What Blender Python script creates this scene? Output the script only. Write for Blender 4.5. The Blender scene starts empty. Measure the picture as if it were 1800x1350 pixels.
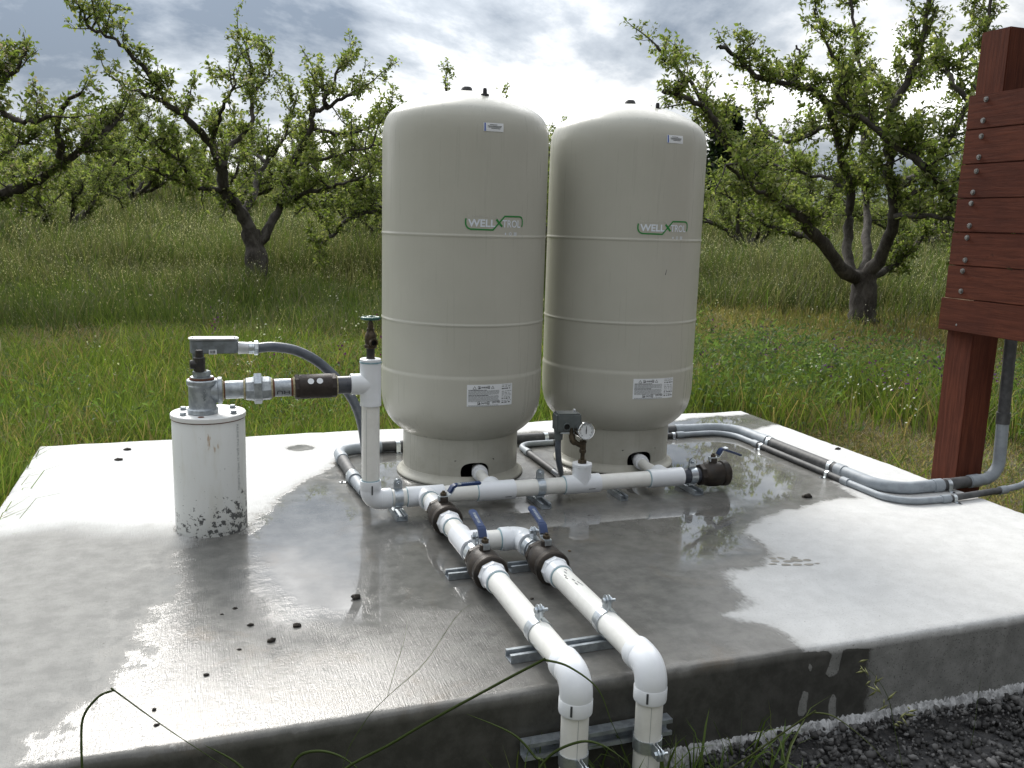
import bpy, bmesh, math, random
import numpy as np
from mathutils import Vector, Matrix

# ------------------------------------------------------------------ scene, camera, sky, sun
S = bpy.context.scene
COL = S.collection
rad = math.radians

CAM_LOC = (-0.703, -1.756, 1.059)
cam = bpy.data.cameras.new('camera')
cam_ob = bpy.data.objects.new('camera', cam)
COL.objects.link(cam_ob)
_a, _p, _r = rad(19.6), 0.1795, 0.0288
_F = Vector((math.cos(_p) * math.sin(_a), math.cos(_p) * math.cos(_a), -math.sin(_p)))
_X0 = Vector((math.cos(_a), -math.sin(_a), 0))
_U0 = _X0.cross(_F)
_X = math.cos(_r) * _X0 + math.sin(_r) * _U0
_U = -math.sin(_r) * _X0 + math.cos(_r) * _U0
cam_ob.matrix_world = Matrix(((_X.x, _U.x, -_F.x, CAM_LOC[0]), (_X.y, _U.y, -_F.y, CAM_LOC[1]),
                              (_X.z, _U.z, -_F.z, CAM_LOC[2]), (0, 0, 0, 1)))
cam.sensor_width = 36.0
cam.lens = 36.0 * 1567.0 / 1800.0
cam.clip_start = 0.05
cam.clip_end = 2000
S.camera = cam_ob
S.render.resolution_x, S.render.resolution_y = 1024, 768

SUN_AZ, SUN_EL = rad(-3.0), rad(37.0)     # azimuth measured from +Y towards +X
SUN_DIR = Vector((math.sin(SUN_AZ) * math.cos(SUN_EL), math.cos(SUN_AZ) * math.cos(SUN_EL), math.sin(SUN_EL)))

world = bpy.data.worlds.new('World')
S.world = world
world.use_nodes = True
wt = world.node_tree
wt.nodes.clear()
def wn(t, **k):
    n = wt.nodes.new(t)
    for a, b in k.items():
        setattr(n, a, b)
    return n
def wl(a, b): wt.links.new(a, b)
def wmath(op, a, b=None, c=None, clamp=False):
    n = wn('ShaderNodeMath', operation=op, use_clamp=clamp)
    for i, v in enumerate((a, b, c)):
        if v is None: continue
        if isinstance(v, (int, float)): n.inputs[i].default_value = v
        else: wl(v, n.inputs[i])
    return n.outputs[0]
wo = wn('ShaderNodeOutputWorld')
bg = wn('ShaderNodeBackground')
sky = wn('ShaderNodeTexSky', sky_type='NISHITA', sun_disc=False, sun_elevation=SUN_EL, sun_rotation=SUN_AZ)
tc = wn('ShaderNodeTexCoord')
sep = wn('ShaderNodeSeparateXYZ'); wl(tc.outputs['Generated'], sep.inputs[0])
zc = wmath('MAXIMUM', sep.outputs[2], 0.0)
zd = wmath('ADD', zc, 0.34)
comb = wn('ShaderNodeCombineXYZ')
wl(wmath('DIVIDE', sep.outputs[0], zd), comb.inputs[0])
wl(wmath('DIVIDE', sep.outputs[1], zd), comb.inputs[1])
mp = wn('ShaderNodeMapping'); wl(comb.outputs[0], mp.inputs[0])
mp.inputs['Location'].default_value = (7.62, 3.92, 0.0)
nz = wn('ShaderNodeTexNoise'); wl(mp.outputs[0], nz.inputs['Vector'])
nz.inputs['Scale'].default_value = 1.15; nz.inputs['Detail'].default_value = 9.0
nz.inputs['Roughness'].default_value = 0.60; nz.inputs['Distortion'].default_value = 0.15
# forward-scattered light of the hidden sun brightens the cloud around it
dotn = wn('ShaderNodeVectorMath', operation='DOT_PRODUCT')
wl(tc.outputs['Generated'], dotn.inputs[0]); dotn.inputs[1].default_value = SUN_DIR
aur = wmath('POWER', wmath('MAXIMUM', dotn.outputs['Value'], 0.0), 26.0)
cr = wn('ShaderNodeValToRGB'); wl(nz.outputs['Fac'], cr.inputs[0])
e = cr.color_ramp.elements
e[0].position, e[0].color = 0.36, (0.19, 0.235, 0.30, 1)
e[1].position, e[1].color = 0.53, (0.98, 0.99, 1.0, 1)
e2 = cr.color_ramp.elements.new(0.46); e2.color = (0.52, 0.565, 0.62, 1)
e3 = cr.color_ramp.elements.new(0.66); e3.color = (2.4, 2.4, 2.4, 1)
# an overcast sky is about three times as bright overhead as at the horizon
# and, with the sun only thinly veiled, brighter on the sun's side than opposite
sside = wmath('POWER', wmath('MULTIPLY_ADD', dotn.outputs['Value'], 0.5, 0.5, clamp=True), 3.0)
s2 = wmath('MULTIPLY_ADD', dotn.outputs['Value'], 0.5, 0.5, clamp=True)
gl = wmath('MULTIPLY_ADD', aur, 0.5, wmath('MULTIPLY_ADD', zc, wmath('MULTIPLY_ADD', s2, 0.95, 0.10), wmath('MULTIPLY_ADD', sside, 0.80, 0.045)))
cl = wn('ShaderNodeMixRGB', blend_type='MULTIPLY'); cl.inputs[0].default_value = 1.0
wl(cr.outputs[0], cl.inputs[1]); wl(gl, cl.inputs[2])
skm = wn('ShaderNodeMixRGB', blend_type='MULTIPLY'); skm.inputs[0].default_value = 1.0
wl(sky.outputs[0], skm.inputs[1]); skm.inputs[2].default_value = (0.05, 0.05, 0.05, 1)
mixw = wn('ShaderNodeMixRGB'); mixw.inputs[0].default_value = 0.94
wl(skm.outputs[0], mixw.inputs[1]); wl(cl.outputs[0], mixw.inputs[2])
wl(mixw.outputs[0], bg.inputs[0]); bg.inputs[1].default_value = 1.0
wl(bg.outputs[0], wo.inputs[0])

sun = bpy.data.lights.new('sun', 'SUN')
sun.energy = 2.4; sun.angle = rad(24.0); sun.color = (1.0, 0.96, 0.9)
sun_ob = bpy.data.objects.new('sun', sun); COL.objects.link(sun_ob)
sun_ob.rotation_euler = (-SUN_DIR).to_track_quat('-Z', 'Y').to_euler()
sun_ob.location = (0, 10, 12)

vs = S.view_settings
vs.view_transform = 'Standard'; vs.look = 'None'; vs.gamma = 1.0; vs.exposure = 0.74
vs.use_curve_mapping = False

rng = np.random.default_rng(11)
random.seed(11)

# ------------------------------------------------------------------ materials
MATS = {}
def mat_base(name):
    m = bpy.data.materials.new(name); m.use_nodes = True
    nt = m.node_tree
    b = nt.nodes['Principled BSDF']
    MATS[name] = m
    return m, nt, b
def N(nt, t, **k):
    n = nt.nodes.new(t)
    for a, b in k.items(): setattr(n, a, b)
    return n
def MA(nt, op, a, b=None, c=None, clamp=False):
    n = N(nt, 'ShaderNodeMath', operation=op, use_clamp=clamp)
    for i, v in enumerate((a, b, c)):
        if v is None: continue
        if isinstance(v, (int, float)): n.inputs[i].default_value = v
        else: nt.links.new(v, n.inputs[i])
    return n.outputs[0]
def MIX(nt, fac, a, b, blend='MIX'):
    n = N(nt, 'ShaderNodeMixRGB', blend_type=blend)
    for i, v in enumerate((fac, a, b)):
        if isinstance(v, (int, float)): n.inputs[i].default_value = v
        elif isinstance(v, tuple): n.inputs[i].default_value = (*v[:3], 1)
        else: nt.links.new(v, n.inputs[i])
    return n.outputs[0]
def NOISE(nt, vec, scale, detail=4, rough=0.55, dist=0.0):
    n = N(nt, 'ShaderNodeTexNoise')
    if vec is not None: nt.links.new(vec, n.inputs['Vector'])
    n.inputs['Scale'].default_value = scale; n.inputs['Detail'].default_value = detail
    n.inputs['Roughness'].default_value = rough; n.inputs['Distortion'].default_value = dist
    return n.outputs['Fac']
def RAMP(nt, fac, lo, hi, a=0.0, b=1.0):
    n = N(nt, 'ShaderNodeMapRange', interpolation_type='SMOOTHSTEP')
    nt.links.new(fac, n.inputs[0])
    n.inputs[1].default_value = lo; n.inputs[2].default_value = hi
    n.inputs[3].default_value = a; n.inputs[4].default_value = b
    return n.outputs[0]
def COORD(nt, scale=(1, 1, 1)):
    t = N(nt, 'ShaderNodeTexCoord'); m = N(nt, 'ShaderNodeMapping')
    nt.links.new(t.outputs['Object'], m.inputs[0]); m.inputs['Scale'].default_value = scale
    return m.outputs[0]
def BUMP(nt, b, h, strength, dist=0.01):
    n = N(nt, 'ShaderNodeBump'); n.inputs['Strength'].default_value = strength; n.inputs['Distance'].default_value = dist
    nt.links.new(h, n.inputs['Height']); nt.links.new(n.outputs[0], b.inputs['Normal'])
def simple(name, c1, c2=None, rough=0.5, metal=0.0, scale=20, bump=0.0, bscale=None, coat=0.0, lo=0.4, hi=0.62,
           stretch=(1, 1, 1), rvar=0.0, spec=0.5):
    m, nt, b = mat_base(name)
    v = COORD(nt, stretch)
    f = NOISE(nt, v, scale, 5, 0.6)
    if c2 is not None:
        nt.links.new(MIX(nt, RAMP(nt, f, lo, hi), c1, c2), b.inputs['Base Color'])
    else:
        b.inputs['Base Color'].default_value = (*c1, 1)
    b.inputs['Roughness'].default_value = rough; b.inputs['Metallic'].default_value = metal
    b.inputs['Specular IOR Level'].default_value = spec
    if rvar:
        nt.links.new(RAMP(nt, f, 0.3, 0.7, rough - rvar, rough + rvar), b.inputs['Roughness'])
    if coat:
        b.inputs['Coat Weight'].default_value = coat; b.inputs['Coat Roughness'].default_value = 0.08
    if bump:
        BUMP(nt, b, NOISE(nt, v, bscale or scale * 3, 4, 0.6), bump, 0.004)
    return m

# almond enamel, slightly wavy sheet, dust and faint run-off streaks, grime towards the foot
m, nt, b = mat_base('tank_paint')
v = COORD(nt); sp = N(nt, 'ShaderNodeSeparateXYZ'); nt.links.new(v, sp.inputs[0])
st_ = NOISE(nt, COORD(nt, (26, 26, 0.9)), 2.0, 6, 0.65); n1 = NOISE(nt, v, 3, 4); n2 = NOISE(nt, v, 90, 5, 0.7); n3 = NOISE(nt, v, 22, 6, 0.7)
c = MIX(nt, RAMP(nt, n1, 0.35, 0.65), (0.475, 0.472, 0.418), (0.45, 0.448, 0.395))
c = MIX(nt, RAMP(nt, st_, 0.50, 0.75, 0, 0.16), c, (0.40, 0.39, 0.32))
c = MIX(nt, RAMP(nt, n2, 0.72, 0.77, 0, 0.55), c, (0.24, 0.22, 0.18))
low = RAMP(nt, sp.outputs[2], 0.02, 0.35, 1.0, 0.0)
c = MIX(nt, MA(nt, 'MULTIPLY', low, RAMP(nt, n3, 0.40, 0.70, 0.05, 0.40)), c, (0.33, 0.31, 0.25))
nt.links.new(c, b.inputs['Base Color'])
nt.links.new(RAMP(nt, st_, 0.3, 0.7, 0.26, 0.40), b.inputs['Roughness'])
b.inputs['Specular IOR Level'].default_value = 0.36
BUMP(nt, b, MA(nt, 'ADD', MA(nt, 'MULTIPLY', NOISE(nt, COORD(nt, (1, 1, .6)), 7, 2), 1.0), MA(nt, 'MULTIPLY', NOISE(nt, v, 260, 3), 0.04)), 0.12, 0.012)
simple('pvc_fitting', (0.80, 0.83, 0.87), (0.76, 0.79, 0.82), rough=0.32, scale=14)
# pipe plastic with faint scuffs and splashed dirt
m, nt, b = mat_base('pvc_pipe')
v = COORD(nt)
n1 = NOISE(nt, v, 18, 5, 0.6); n2 = NOISE(nt, v, 70, 5, 0.7); n3 = NOISE(nt, COORD(nt, (60, 9, 60)), 2.0, 6, 0.7)
c = MIX(nt, RAMP(nt, n1, 0.4, 0.65), (0.80, 0.80, 0.765), (0.74, 0.74, 0.70))
c = MIX(nt, RAMP(nt, n3, 0.60, 0.74, 0, 0.45), c, (0.50, 0.49, 0.44))
c = MIX(nt, RAMP(nt, n2, 0.70, 0.76, 0, 0.6), c, (0.32, 0.29, 0.24))
nt.links.new(c, b.inputs['Base Color']); b.inputs['Roughness'].default_value = 0.36
simple('glue', (0.22, 0.36, 0.42), (0.35, 0.48, 0.52), rough=0.35, scale=60)
simple('galvanized', (0.42, 0.46, 0.49), (0.30, 0.33, 0.36), rough=0.46, metal=0.65, scale=45, bump=0.12, bscale=180)
simple('zinc_bright', (0.62, 0.67, 0.70), (0.48, 0.52, 0.56), rough=0.30, metal=0.8, scale=50, bump=0.05)
simple('cast_grey', (0.23, 0.26, 0.28), (0.16, 0.18, 0.19), rough=0.55, metal=0.35, scale=30, bump=0.2, bscale=220)
simple('bronze_dark', (0.022, 0.018, 0.015), (0.042, 0.032, 0.024), rough=0.5, metal=0.2, scale=35, bump=0.2, bscale=180, rvar=0.1)
simple('brass_old', (0.085, 0.065, 0.04), (0.045, 0.035, 0.024), rough=0.45, metal=0.6, scale=60, bump=0.15)
simple('check_valve', (0.026, 0.019, 0.016), (0.040, 0.030, 0.025), rough=0.6, metal=0.2, scale=40, bump=0.35, bscale=260)
simple('black_iron', (0.03, 0.03, 0.033), (0.05, 0.045, 0.04), rough=0.45, metal=0.3, scale=40, bump=0.15)
simple('black_pvc', (0.045, 0.05, 0.065), (0.07, 0.075, 0.09), rough=0.35, scale=40)
simple('black_plastic', (0.018, 0.018, 0.02), None, rough=0.4)
simple('thread_sealant', (0.50, 0.46, 0.30), (0.35, 0.30, 0.17), rough=0.7, scale=120, bump=0.5)
simple('rust', (0.16, 0.055, 0.025), (0.09, 0.04, 0.025), rough=0.85, scale=60, bump=0.3)
simple('blue_vinyl', (0.012, 0.032, 0.105), (0.015, 0.04, 0.125), rough=0.42, scale=30)
simple('conduit_light', (0.29, 0.325, 0.36), (0.24, 0.27, 0.30), rough=0.55, scale=25)
simple('conduit_dark', (0.050, 0.052, 0.055), (0.080, 0.082, 0.085), rough=0.62, scale=30)
simple('flex_conduit', (0.085, 0.10, 0.125), (0.11, 0.125, 0.15), rough=0.38, scale=40, bump=0.1)
simple('switch_grey', (0.085, 0.10, 0.10), (0.11, 0.125, 0.125), rough=0.45, scale=30)
simple('lid_light', (0.62, 0.64, 0.66), (0.5, 0.52, 0.54), rough=0.4, metal=0.2, scale=30)
simple('hand_wheel_green', (0.012, 0.075, 0.06), (0.02, 0.10, 0.08), rough=0.4, scale=60)
simple('sticker_white', (0.74, 0.77, 0.80), None, rough=0.45)
simple('print_dark', (0.05, 0.055, 0.06), None, rough=0.6)
simple('print_grey', (0.30, 0.32, 0.33), None, rough=0.6)
simple('print_faint', (0.56, 0.56, 0.52), None, rough=0.5)
simple('print_blue', (0.05, 0.12, 0.45), None, rough=0.5)
simple('print_orange', (0.55, 0.25, 0.12), None, rough=0.5)
simple('logo_green', (0.025, 0.23, 0.05), None, rough=0.4)
simple('logo_silver', (0.72, 0.78, 0.86), None, rough=0.35)
simple('dial_white', (0.75, 0.78, 0.80), None, rough=0.3)
simple('chrome', (0.75, 0.76, 0.77), None, rough=0.18, metal=1.0)
simple('hole_shade', (0.006, 0.006, 0.006), None, rough=0.8)  # near-black colour standing in for the shade inside openings
simple('clod', (0.045, 0.038, 0.03), (0.018, 0.016, 0.014), rough=0.9, scale=80, bump=0.6)
simple('clod_brown', (0.14, 0.09, 0.05), (0.06, 0.045, 0.03), rough=0.9, scale=80, bump=0.6)
simple('mud_print', (0.20, 0.19, 0.16), (0.26, 0.245, 0.21), rough=0.55, scale=30, bump=0.2)
simple('screw_steel', (0.26, 0.26, 0.26), (0.15, 0.14, 0.13), rough=0.5, metal=0.5, scale=60)

# stained, weathered red-brown boards
def wood_mat(name, axis_scale):
    m, nt, b = mat_base(name)
    v = COORD(nt, axis_scale)
    g = NOISE(nt, v, 6, 8, 0.65, 0.4)
    w = NOISE(nt, COORD(nt), 2.5, 4)
    c = MIX(nt, RAMP(nt, g, 0.35, 0.65), (0.072, 0.019, 0.010), (0.120, 0.034, 0.018))
    c = MIX(nt, RAMP(nt, w, 0.4, 0.7, 0, 0.6), c, (0.048, 0.012, 0.008))
    c = MIX(nt, RAMP(nt, NOISE(nt, COORD(nt, tuple(a * 1.7 for a in axis_scale)), 9, 8, 0.7), 0.60, 0.74, 0, 0.55), c, (0.13, 0.052, 0.034))
    c = MIX(nt, RAMP(nt, NOISE(nt, COORD(nt), 11, 3, 0.5), 0.71, 0.76, 0, 0.8), c, (0.022, 0.008, 0.006))
    nt.links.new(c, b.inputs['Base Color'])
    b.inputs['Roughness'].default_value = 0.78; b.inputs['Specular IOR Level'].default_value = 0.22
    BUMP(nt, b, g, 0.35, 0.005)
wood_mat('wood_board', (14, 0.9, 14))
wood_mat('wood_post', (14, 14, 0.9))
simple('raw_wood', (0.38, 0.25, 0.16), (0.20, 0.10, 0.06), rough=0.8, scale=40, stretch=(3, .5, 3))

# chipped white paint over a grey-black pipe, more chips towards the foot
m, nt, b = mat_base('casing_paint')
v = COORD(nt)
sp = N(nt, 'ShaderNodeSeparateXYZ'); nt.links.new(v, sp.inputs[0])
hz = sp.outputs[2]
n1 = NOISE(nt, v, 42, 8, 0.68); n2 = NOISE(nt, v, 120, 4, 0.55); n3 = NOISE(nt, COORD(nt, (9, 9, 2.0)), 3, 5, 0.6)
side = MA(nt, 'MULTIPLY_ADD', sp.outputs[0], 0.55, 0.0)
low = RAMP(nt, hz, 0.0, 0.26, 0.12, -0.13)
chipA = RAMP(nt, MA(nt, 'ADD', MA(nt, 'ADD', n1, low), side), 0.635, 0.65)
chipB = RAMP(nt, MA(nt, 'ADD', n2, RAMP(nt, hz, 0.0, 0.30, 0.03, -0.02)), 0.685, 0.70)
chip = MA(nt, 'MAXIMUM', chipA, chipB)
base = MIX(nt, RAMP(nt, n3, 0.45, 0.7, 0, 0.5), (0.70, 0.72, 0.71), (0.58, 0.58, 0.52))
rustm = RAMP(nt, MA(nt, 'MULTIPLY', RAMP(nt, n3, 0.56, 0.66), RAMP(nt, hz, 0.24, 0.34)), 0.2, 0.8, 0, 0.75)
base = MIX(nt, rustm, base, (0.34, 0.20, 0.09))
base = MIX(nt, RAMP(nt, hz, 0.0, 0.10, 0.35, 0.0), base, (0.42, 0.43, 0.41))
under = MIX(nt, RAMP(nt, n1, 0.6, 0.8), (0.10, 0.105, 0.105), (0.035, 0.035, 0.035))
nt.links.new(MIX(nt, chip, base, under), b.inputs['Base Color'])
b.inputs['Roughness'].default_value = 0.42
BUMP(nt, b, chip, 0.4, -0.002)
m, nt, b = mat_base('casing_lid')
v = COORD(nt)
n1 = NOISE(nt, v, 9, 5, 0.6)
nt.links.new(MIX(nt, RAMP(nt, n1, 0.55, 0.72, 0, 0.55), (0.74, 0.75, 0.74), (0.45, 0.25, 0.11)), b.inputs['Base Color'])
b.inputs['Roughness'].default_value = 0.38

# concrete: dry, damp and puddled areas are painted as wetness attributes on the mesh
m, nt, b = mat_base('concrete')
def ATT(nt, name):
    n = N(nt, 'ShaderNodeAttribute'); n.attribute_name = name; return n.outputs['Fac']
v = COORD(nt)
big = NOISE(nt, v, 2.3, 6, 0.6, 0.3); mid = NOISE(nt, v, 14, 6, 0.65); fine = NOISE(nt, v, 120, 4, 0.6)
broom = NOISE(nt, COORD(nt, (120, 6.0, 40)), 2.4, 5, 0.7)
edge = MA(nt, 'ADD', MA(nt, 'MULTIPLY_ADD', big, 0.55, -0.275), MA(nt, 'MULTIPLY_ADD', mid, 0.34, -0.17))
edge = MA(nt, 'ADD', edge, MA(nt, 'MULTIPLY_ADD', broom, 0.16, -0.08))
wetf = MA(nt, 'ADD', ATT(nt, 'wet'), edge)
wet = RAMP(nt, wetf, 0.44, 0.56)
wet_soft = RAMP(nt, wetf, 0.20, 0.75)
half = RAMP(nt, MA(nt, 'ADD', ATT(nt, 'half'), edge), 0.30, 0.75)
pud = MA(nt, 'MULTIPLY', RAMP(nt, MA(nt, 'ADD', ATT(nt, 'puddle'), MA(nt, 'MULTIPLY', edge, 0.9)), 0.34, 0.62), wet)
dryc = MIX(nt, RAMP(nt, mid, 0.3, 0.7), (0.535, 0.54, 0.535), (0.61, 0.615, 0.61))
dryc = MIX(nt, RAMP(nt, big, 0.50, 0.72, 0, 0.35), dryc, (0.48, 0.47, 0.45))
dryc = MIX(nt, RAMP(nt, NOISE(nt, COORD(nt, (30, 5, 20)), 3, 5, 0.7), 0.60, 0.72, 0, 0.35), dryc, (0.35, 0.345, 0.33))
halfc = MIX(nt, RAMP(nt, mid, 0.3, 0.7), (0.215, 0.215, 0.207), (0.29, 0.29, 0.278))
wetc = MIX(nt, RAMP(nt, mid, 0.32, 0.7), (0.112, 0.111, 0.105), (0.165, 0.163, 0.153))
wetc = MIX(nt, RAMP(nt, NOISE(nt, v, 3.3, 6, 0.65, 0.6), 0.54, 0.72, 0, 0.5), wetc, (0.14, 0.112, 0.08))
c = MIX(nt, half, dryc, halfc)
c = MIX(nt, MA(nt, 'MULTIPLY', wet_soft, 0.45), c, halfc)
c = MIX(nt, wet, c, wetc)
speck = RAMP(nt, NOISE(nt, v, 70, 3, 0.5), 0.72, 0.76)
c = MIX(nt, MA(nt, 'MULTIPLY', speck, 0.6), c, (0.10, 0.09, 0.08))
pore = RAMP(nt, NOISE(nt, v, 210, 3, 0.6), 0.30, 0.42, 1.0, 0.0)
c = MIX(nt, MA(nt, 'MULTIPLY', pore, 0.42), c, (0.12, 0.115, 0.105))
scr = RAMP(nt, NOISE(nt, COORD(nt, (9, 34, 20)), 3.1, 6, 0.75, 0.8), 0.64, 0.70)
c = MIX(nt, MA(nt, 'MULTIPLY', scr, 0.38), c, (0.24, 0.225, 0.20))
dash = MA(nt, 'MULTIPLY', RAMP(nt, NOISE(nt, COORD(nt, (14, 70, 20)), 2.6, 3, 0.5, 0.4), 0.69, 0.72), RAMP(nt, NOISE(nt, v, 1.9, 3), 0.45, 0.62))
c = MIX(nt, MA(nt, 'MULTIPLY', dash, 0.55), c, (0.16, 0.15, 0.135))
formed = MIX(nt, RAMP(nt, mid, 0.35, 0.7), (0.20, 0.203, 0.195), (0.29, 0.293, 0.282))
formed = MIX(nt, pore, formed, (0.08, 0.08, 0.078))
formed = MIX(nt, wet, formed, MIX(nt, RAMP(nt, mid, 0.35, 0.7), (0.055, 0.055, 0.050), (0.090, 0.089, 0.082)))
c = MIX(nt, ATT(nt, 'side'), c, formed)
nt.links.new(c, b.inputs['Base Color'])
nt.links.new(MA(nt, 'MULTIPLY_ADD', wet, 0.12, 0.10), b.inputs['Specular IOR Level'])
r_ = MIX(nt, half, (0.85, 0.85, 0.85), (0.7, 0.7, 0.7))
r_ = MIX(nt, wet, r_, MIX(nt, RAMP(nt, mid, 0.3, 0.7), (0.10, 0.10, 0.10), (0.22, 0.22, 0.22)))
r_ = MIX(nt, pud, r_, (0.02, 0.02, 0.02))
nt.links.new(r_, b.inputs['Roughness'])
nt.links.new(pud, b.inputs['Coat Weight']); b.inputs['Coat Roughness'].default_value = 0.015; b.inputs['Coat IOR'].default_value = 1.36
hgt = MA(nt, 'ADD', MA(nt, 'MULTIPLY', broom, 0.75), MA(nt, 'MULTIPLY', fine, 0.30))
hgt = MA(nt, 'ADD', hgt, MA(nt, 'MULTIPLY', mid, 0.7))
keep = MA(nt, 'MULTIPLY_ADD', pud, -0.985, 1.0)
keep = MA(nt, 'MULTIPLY', keep, MA(nt, 'MULTIPLY_ADD', wet, -0.62, 1.0))
BUMP(nt, b, MA(nt, 'MULTIPLY', hgt, keep), 0.55, 0.006)

simple('rough_concrete', (0.56, 0.57, 0.58), (0.30, 0.305, 0.31), rough=0.9, scale=55, bump=1.0, bscale=110)
simple('gravel_bed', (0.03, 0.03, 0.032), (0.055, 0.053, 0.052), rough=0.9, scale=60, bump=0.8)

# foliage materials: each blade or leaf carries its own tint
def leaf_mat(name, trans=0.35, rough=0.5, spec=0.3):
    m = bpy.data.materials.new(name); m.use_nodes = True; MATS[name] = m
    nt = m.node_tree; b = nt.nodes['Principled BSDF']; o = nt.nodes['Material Output']
    a = N(nt, 'ShaderNodeAttribute'); a.attribute_name = 'tint'
    nt.links.new(a.outputs['Color'], b.inputs['Base Color'])
    b.inputs['Roughness'].default_value = rough; b.inputs['Specular IOR Level'].default_value = spec
    t = N(nt, 'ShaderNodeBsdfTranslucent')
    br = MIX(nt, 1.0, a.outputs['Color'], (1.25, 1.3, 0.7), 'MULTIPLY')
    nt.links.new(br, t.inputs['Color'])
    mx = N(nt, 'ShaderNodeMixShader'); mx.inputs[0].default_value = trans
    nt.links.new(b.outputs[0], mx.inputs[1]); nt.links.new(t.outputs[0], mx.inputs[2])
    nt.links.new(mx.outputs[0], o.inputs[0])
leaf_mat('leaf', 0.52, 0.55, 0.18)
leaf_mat('grass', 0.42, 0.6, 0.15)
leaf_mat('petal', 0.3, 0.6, 0.2)
m, nt, b = mat_base('bark')
v = COORD(nt, (1, 1, 0.45))
n1 = NOISE(nt, v, 9, 8, 0.7, 0.5); n2 = NOISE(nt, v, 28, 6, 0.7)
c = MIX(nt, RAMP(nt, n1, 0.38, 0.66), (0.035, 0.029, 0.025), (0.10, 0.09, 0.08))
c = MIX(nt, RAMP(nt, n2, 0.58, 0.72, 0, 0.6), c, (0.15, 0.15, 0.125))
nt.links.new(c, b.inputs['Base Color']); b.inputs['Roughness'].default_value = 0.9
BUMP(nt, b, n1, 0.9, 0.03)
m, nt, b = mat_base('soil')
v = COORD(nt)
n1 = NOISE(nt, v, 1.2, 8, 0.65); n2 = NOISE(nt, v, 14, 6, 0.7)
c = MIX(nt, RAMP(nt, n1, 0.4, 0.62), (0.045, 0.05, 0.02), (0.10, 0.085, 0.045))
c = MIX(nt, RAMP(nt, n2, 0.5, 0.7, 0, 0.7), c, (0.17, 0.14, 0.085))
nt.links.new(c, b.inputs['Base Color']); b.inputs['Roughness'].default_value = 0.95
BUMP(nt, b, n2, 0.8, 0.05)
MT = MATS

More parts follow.
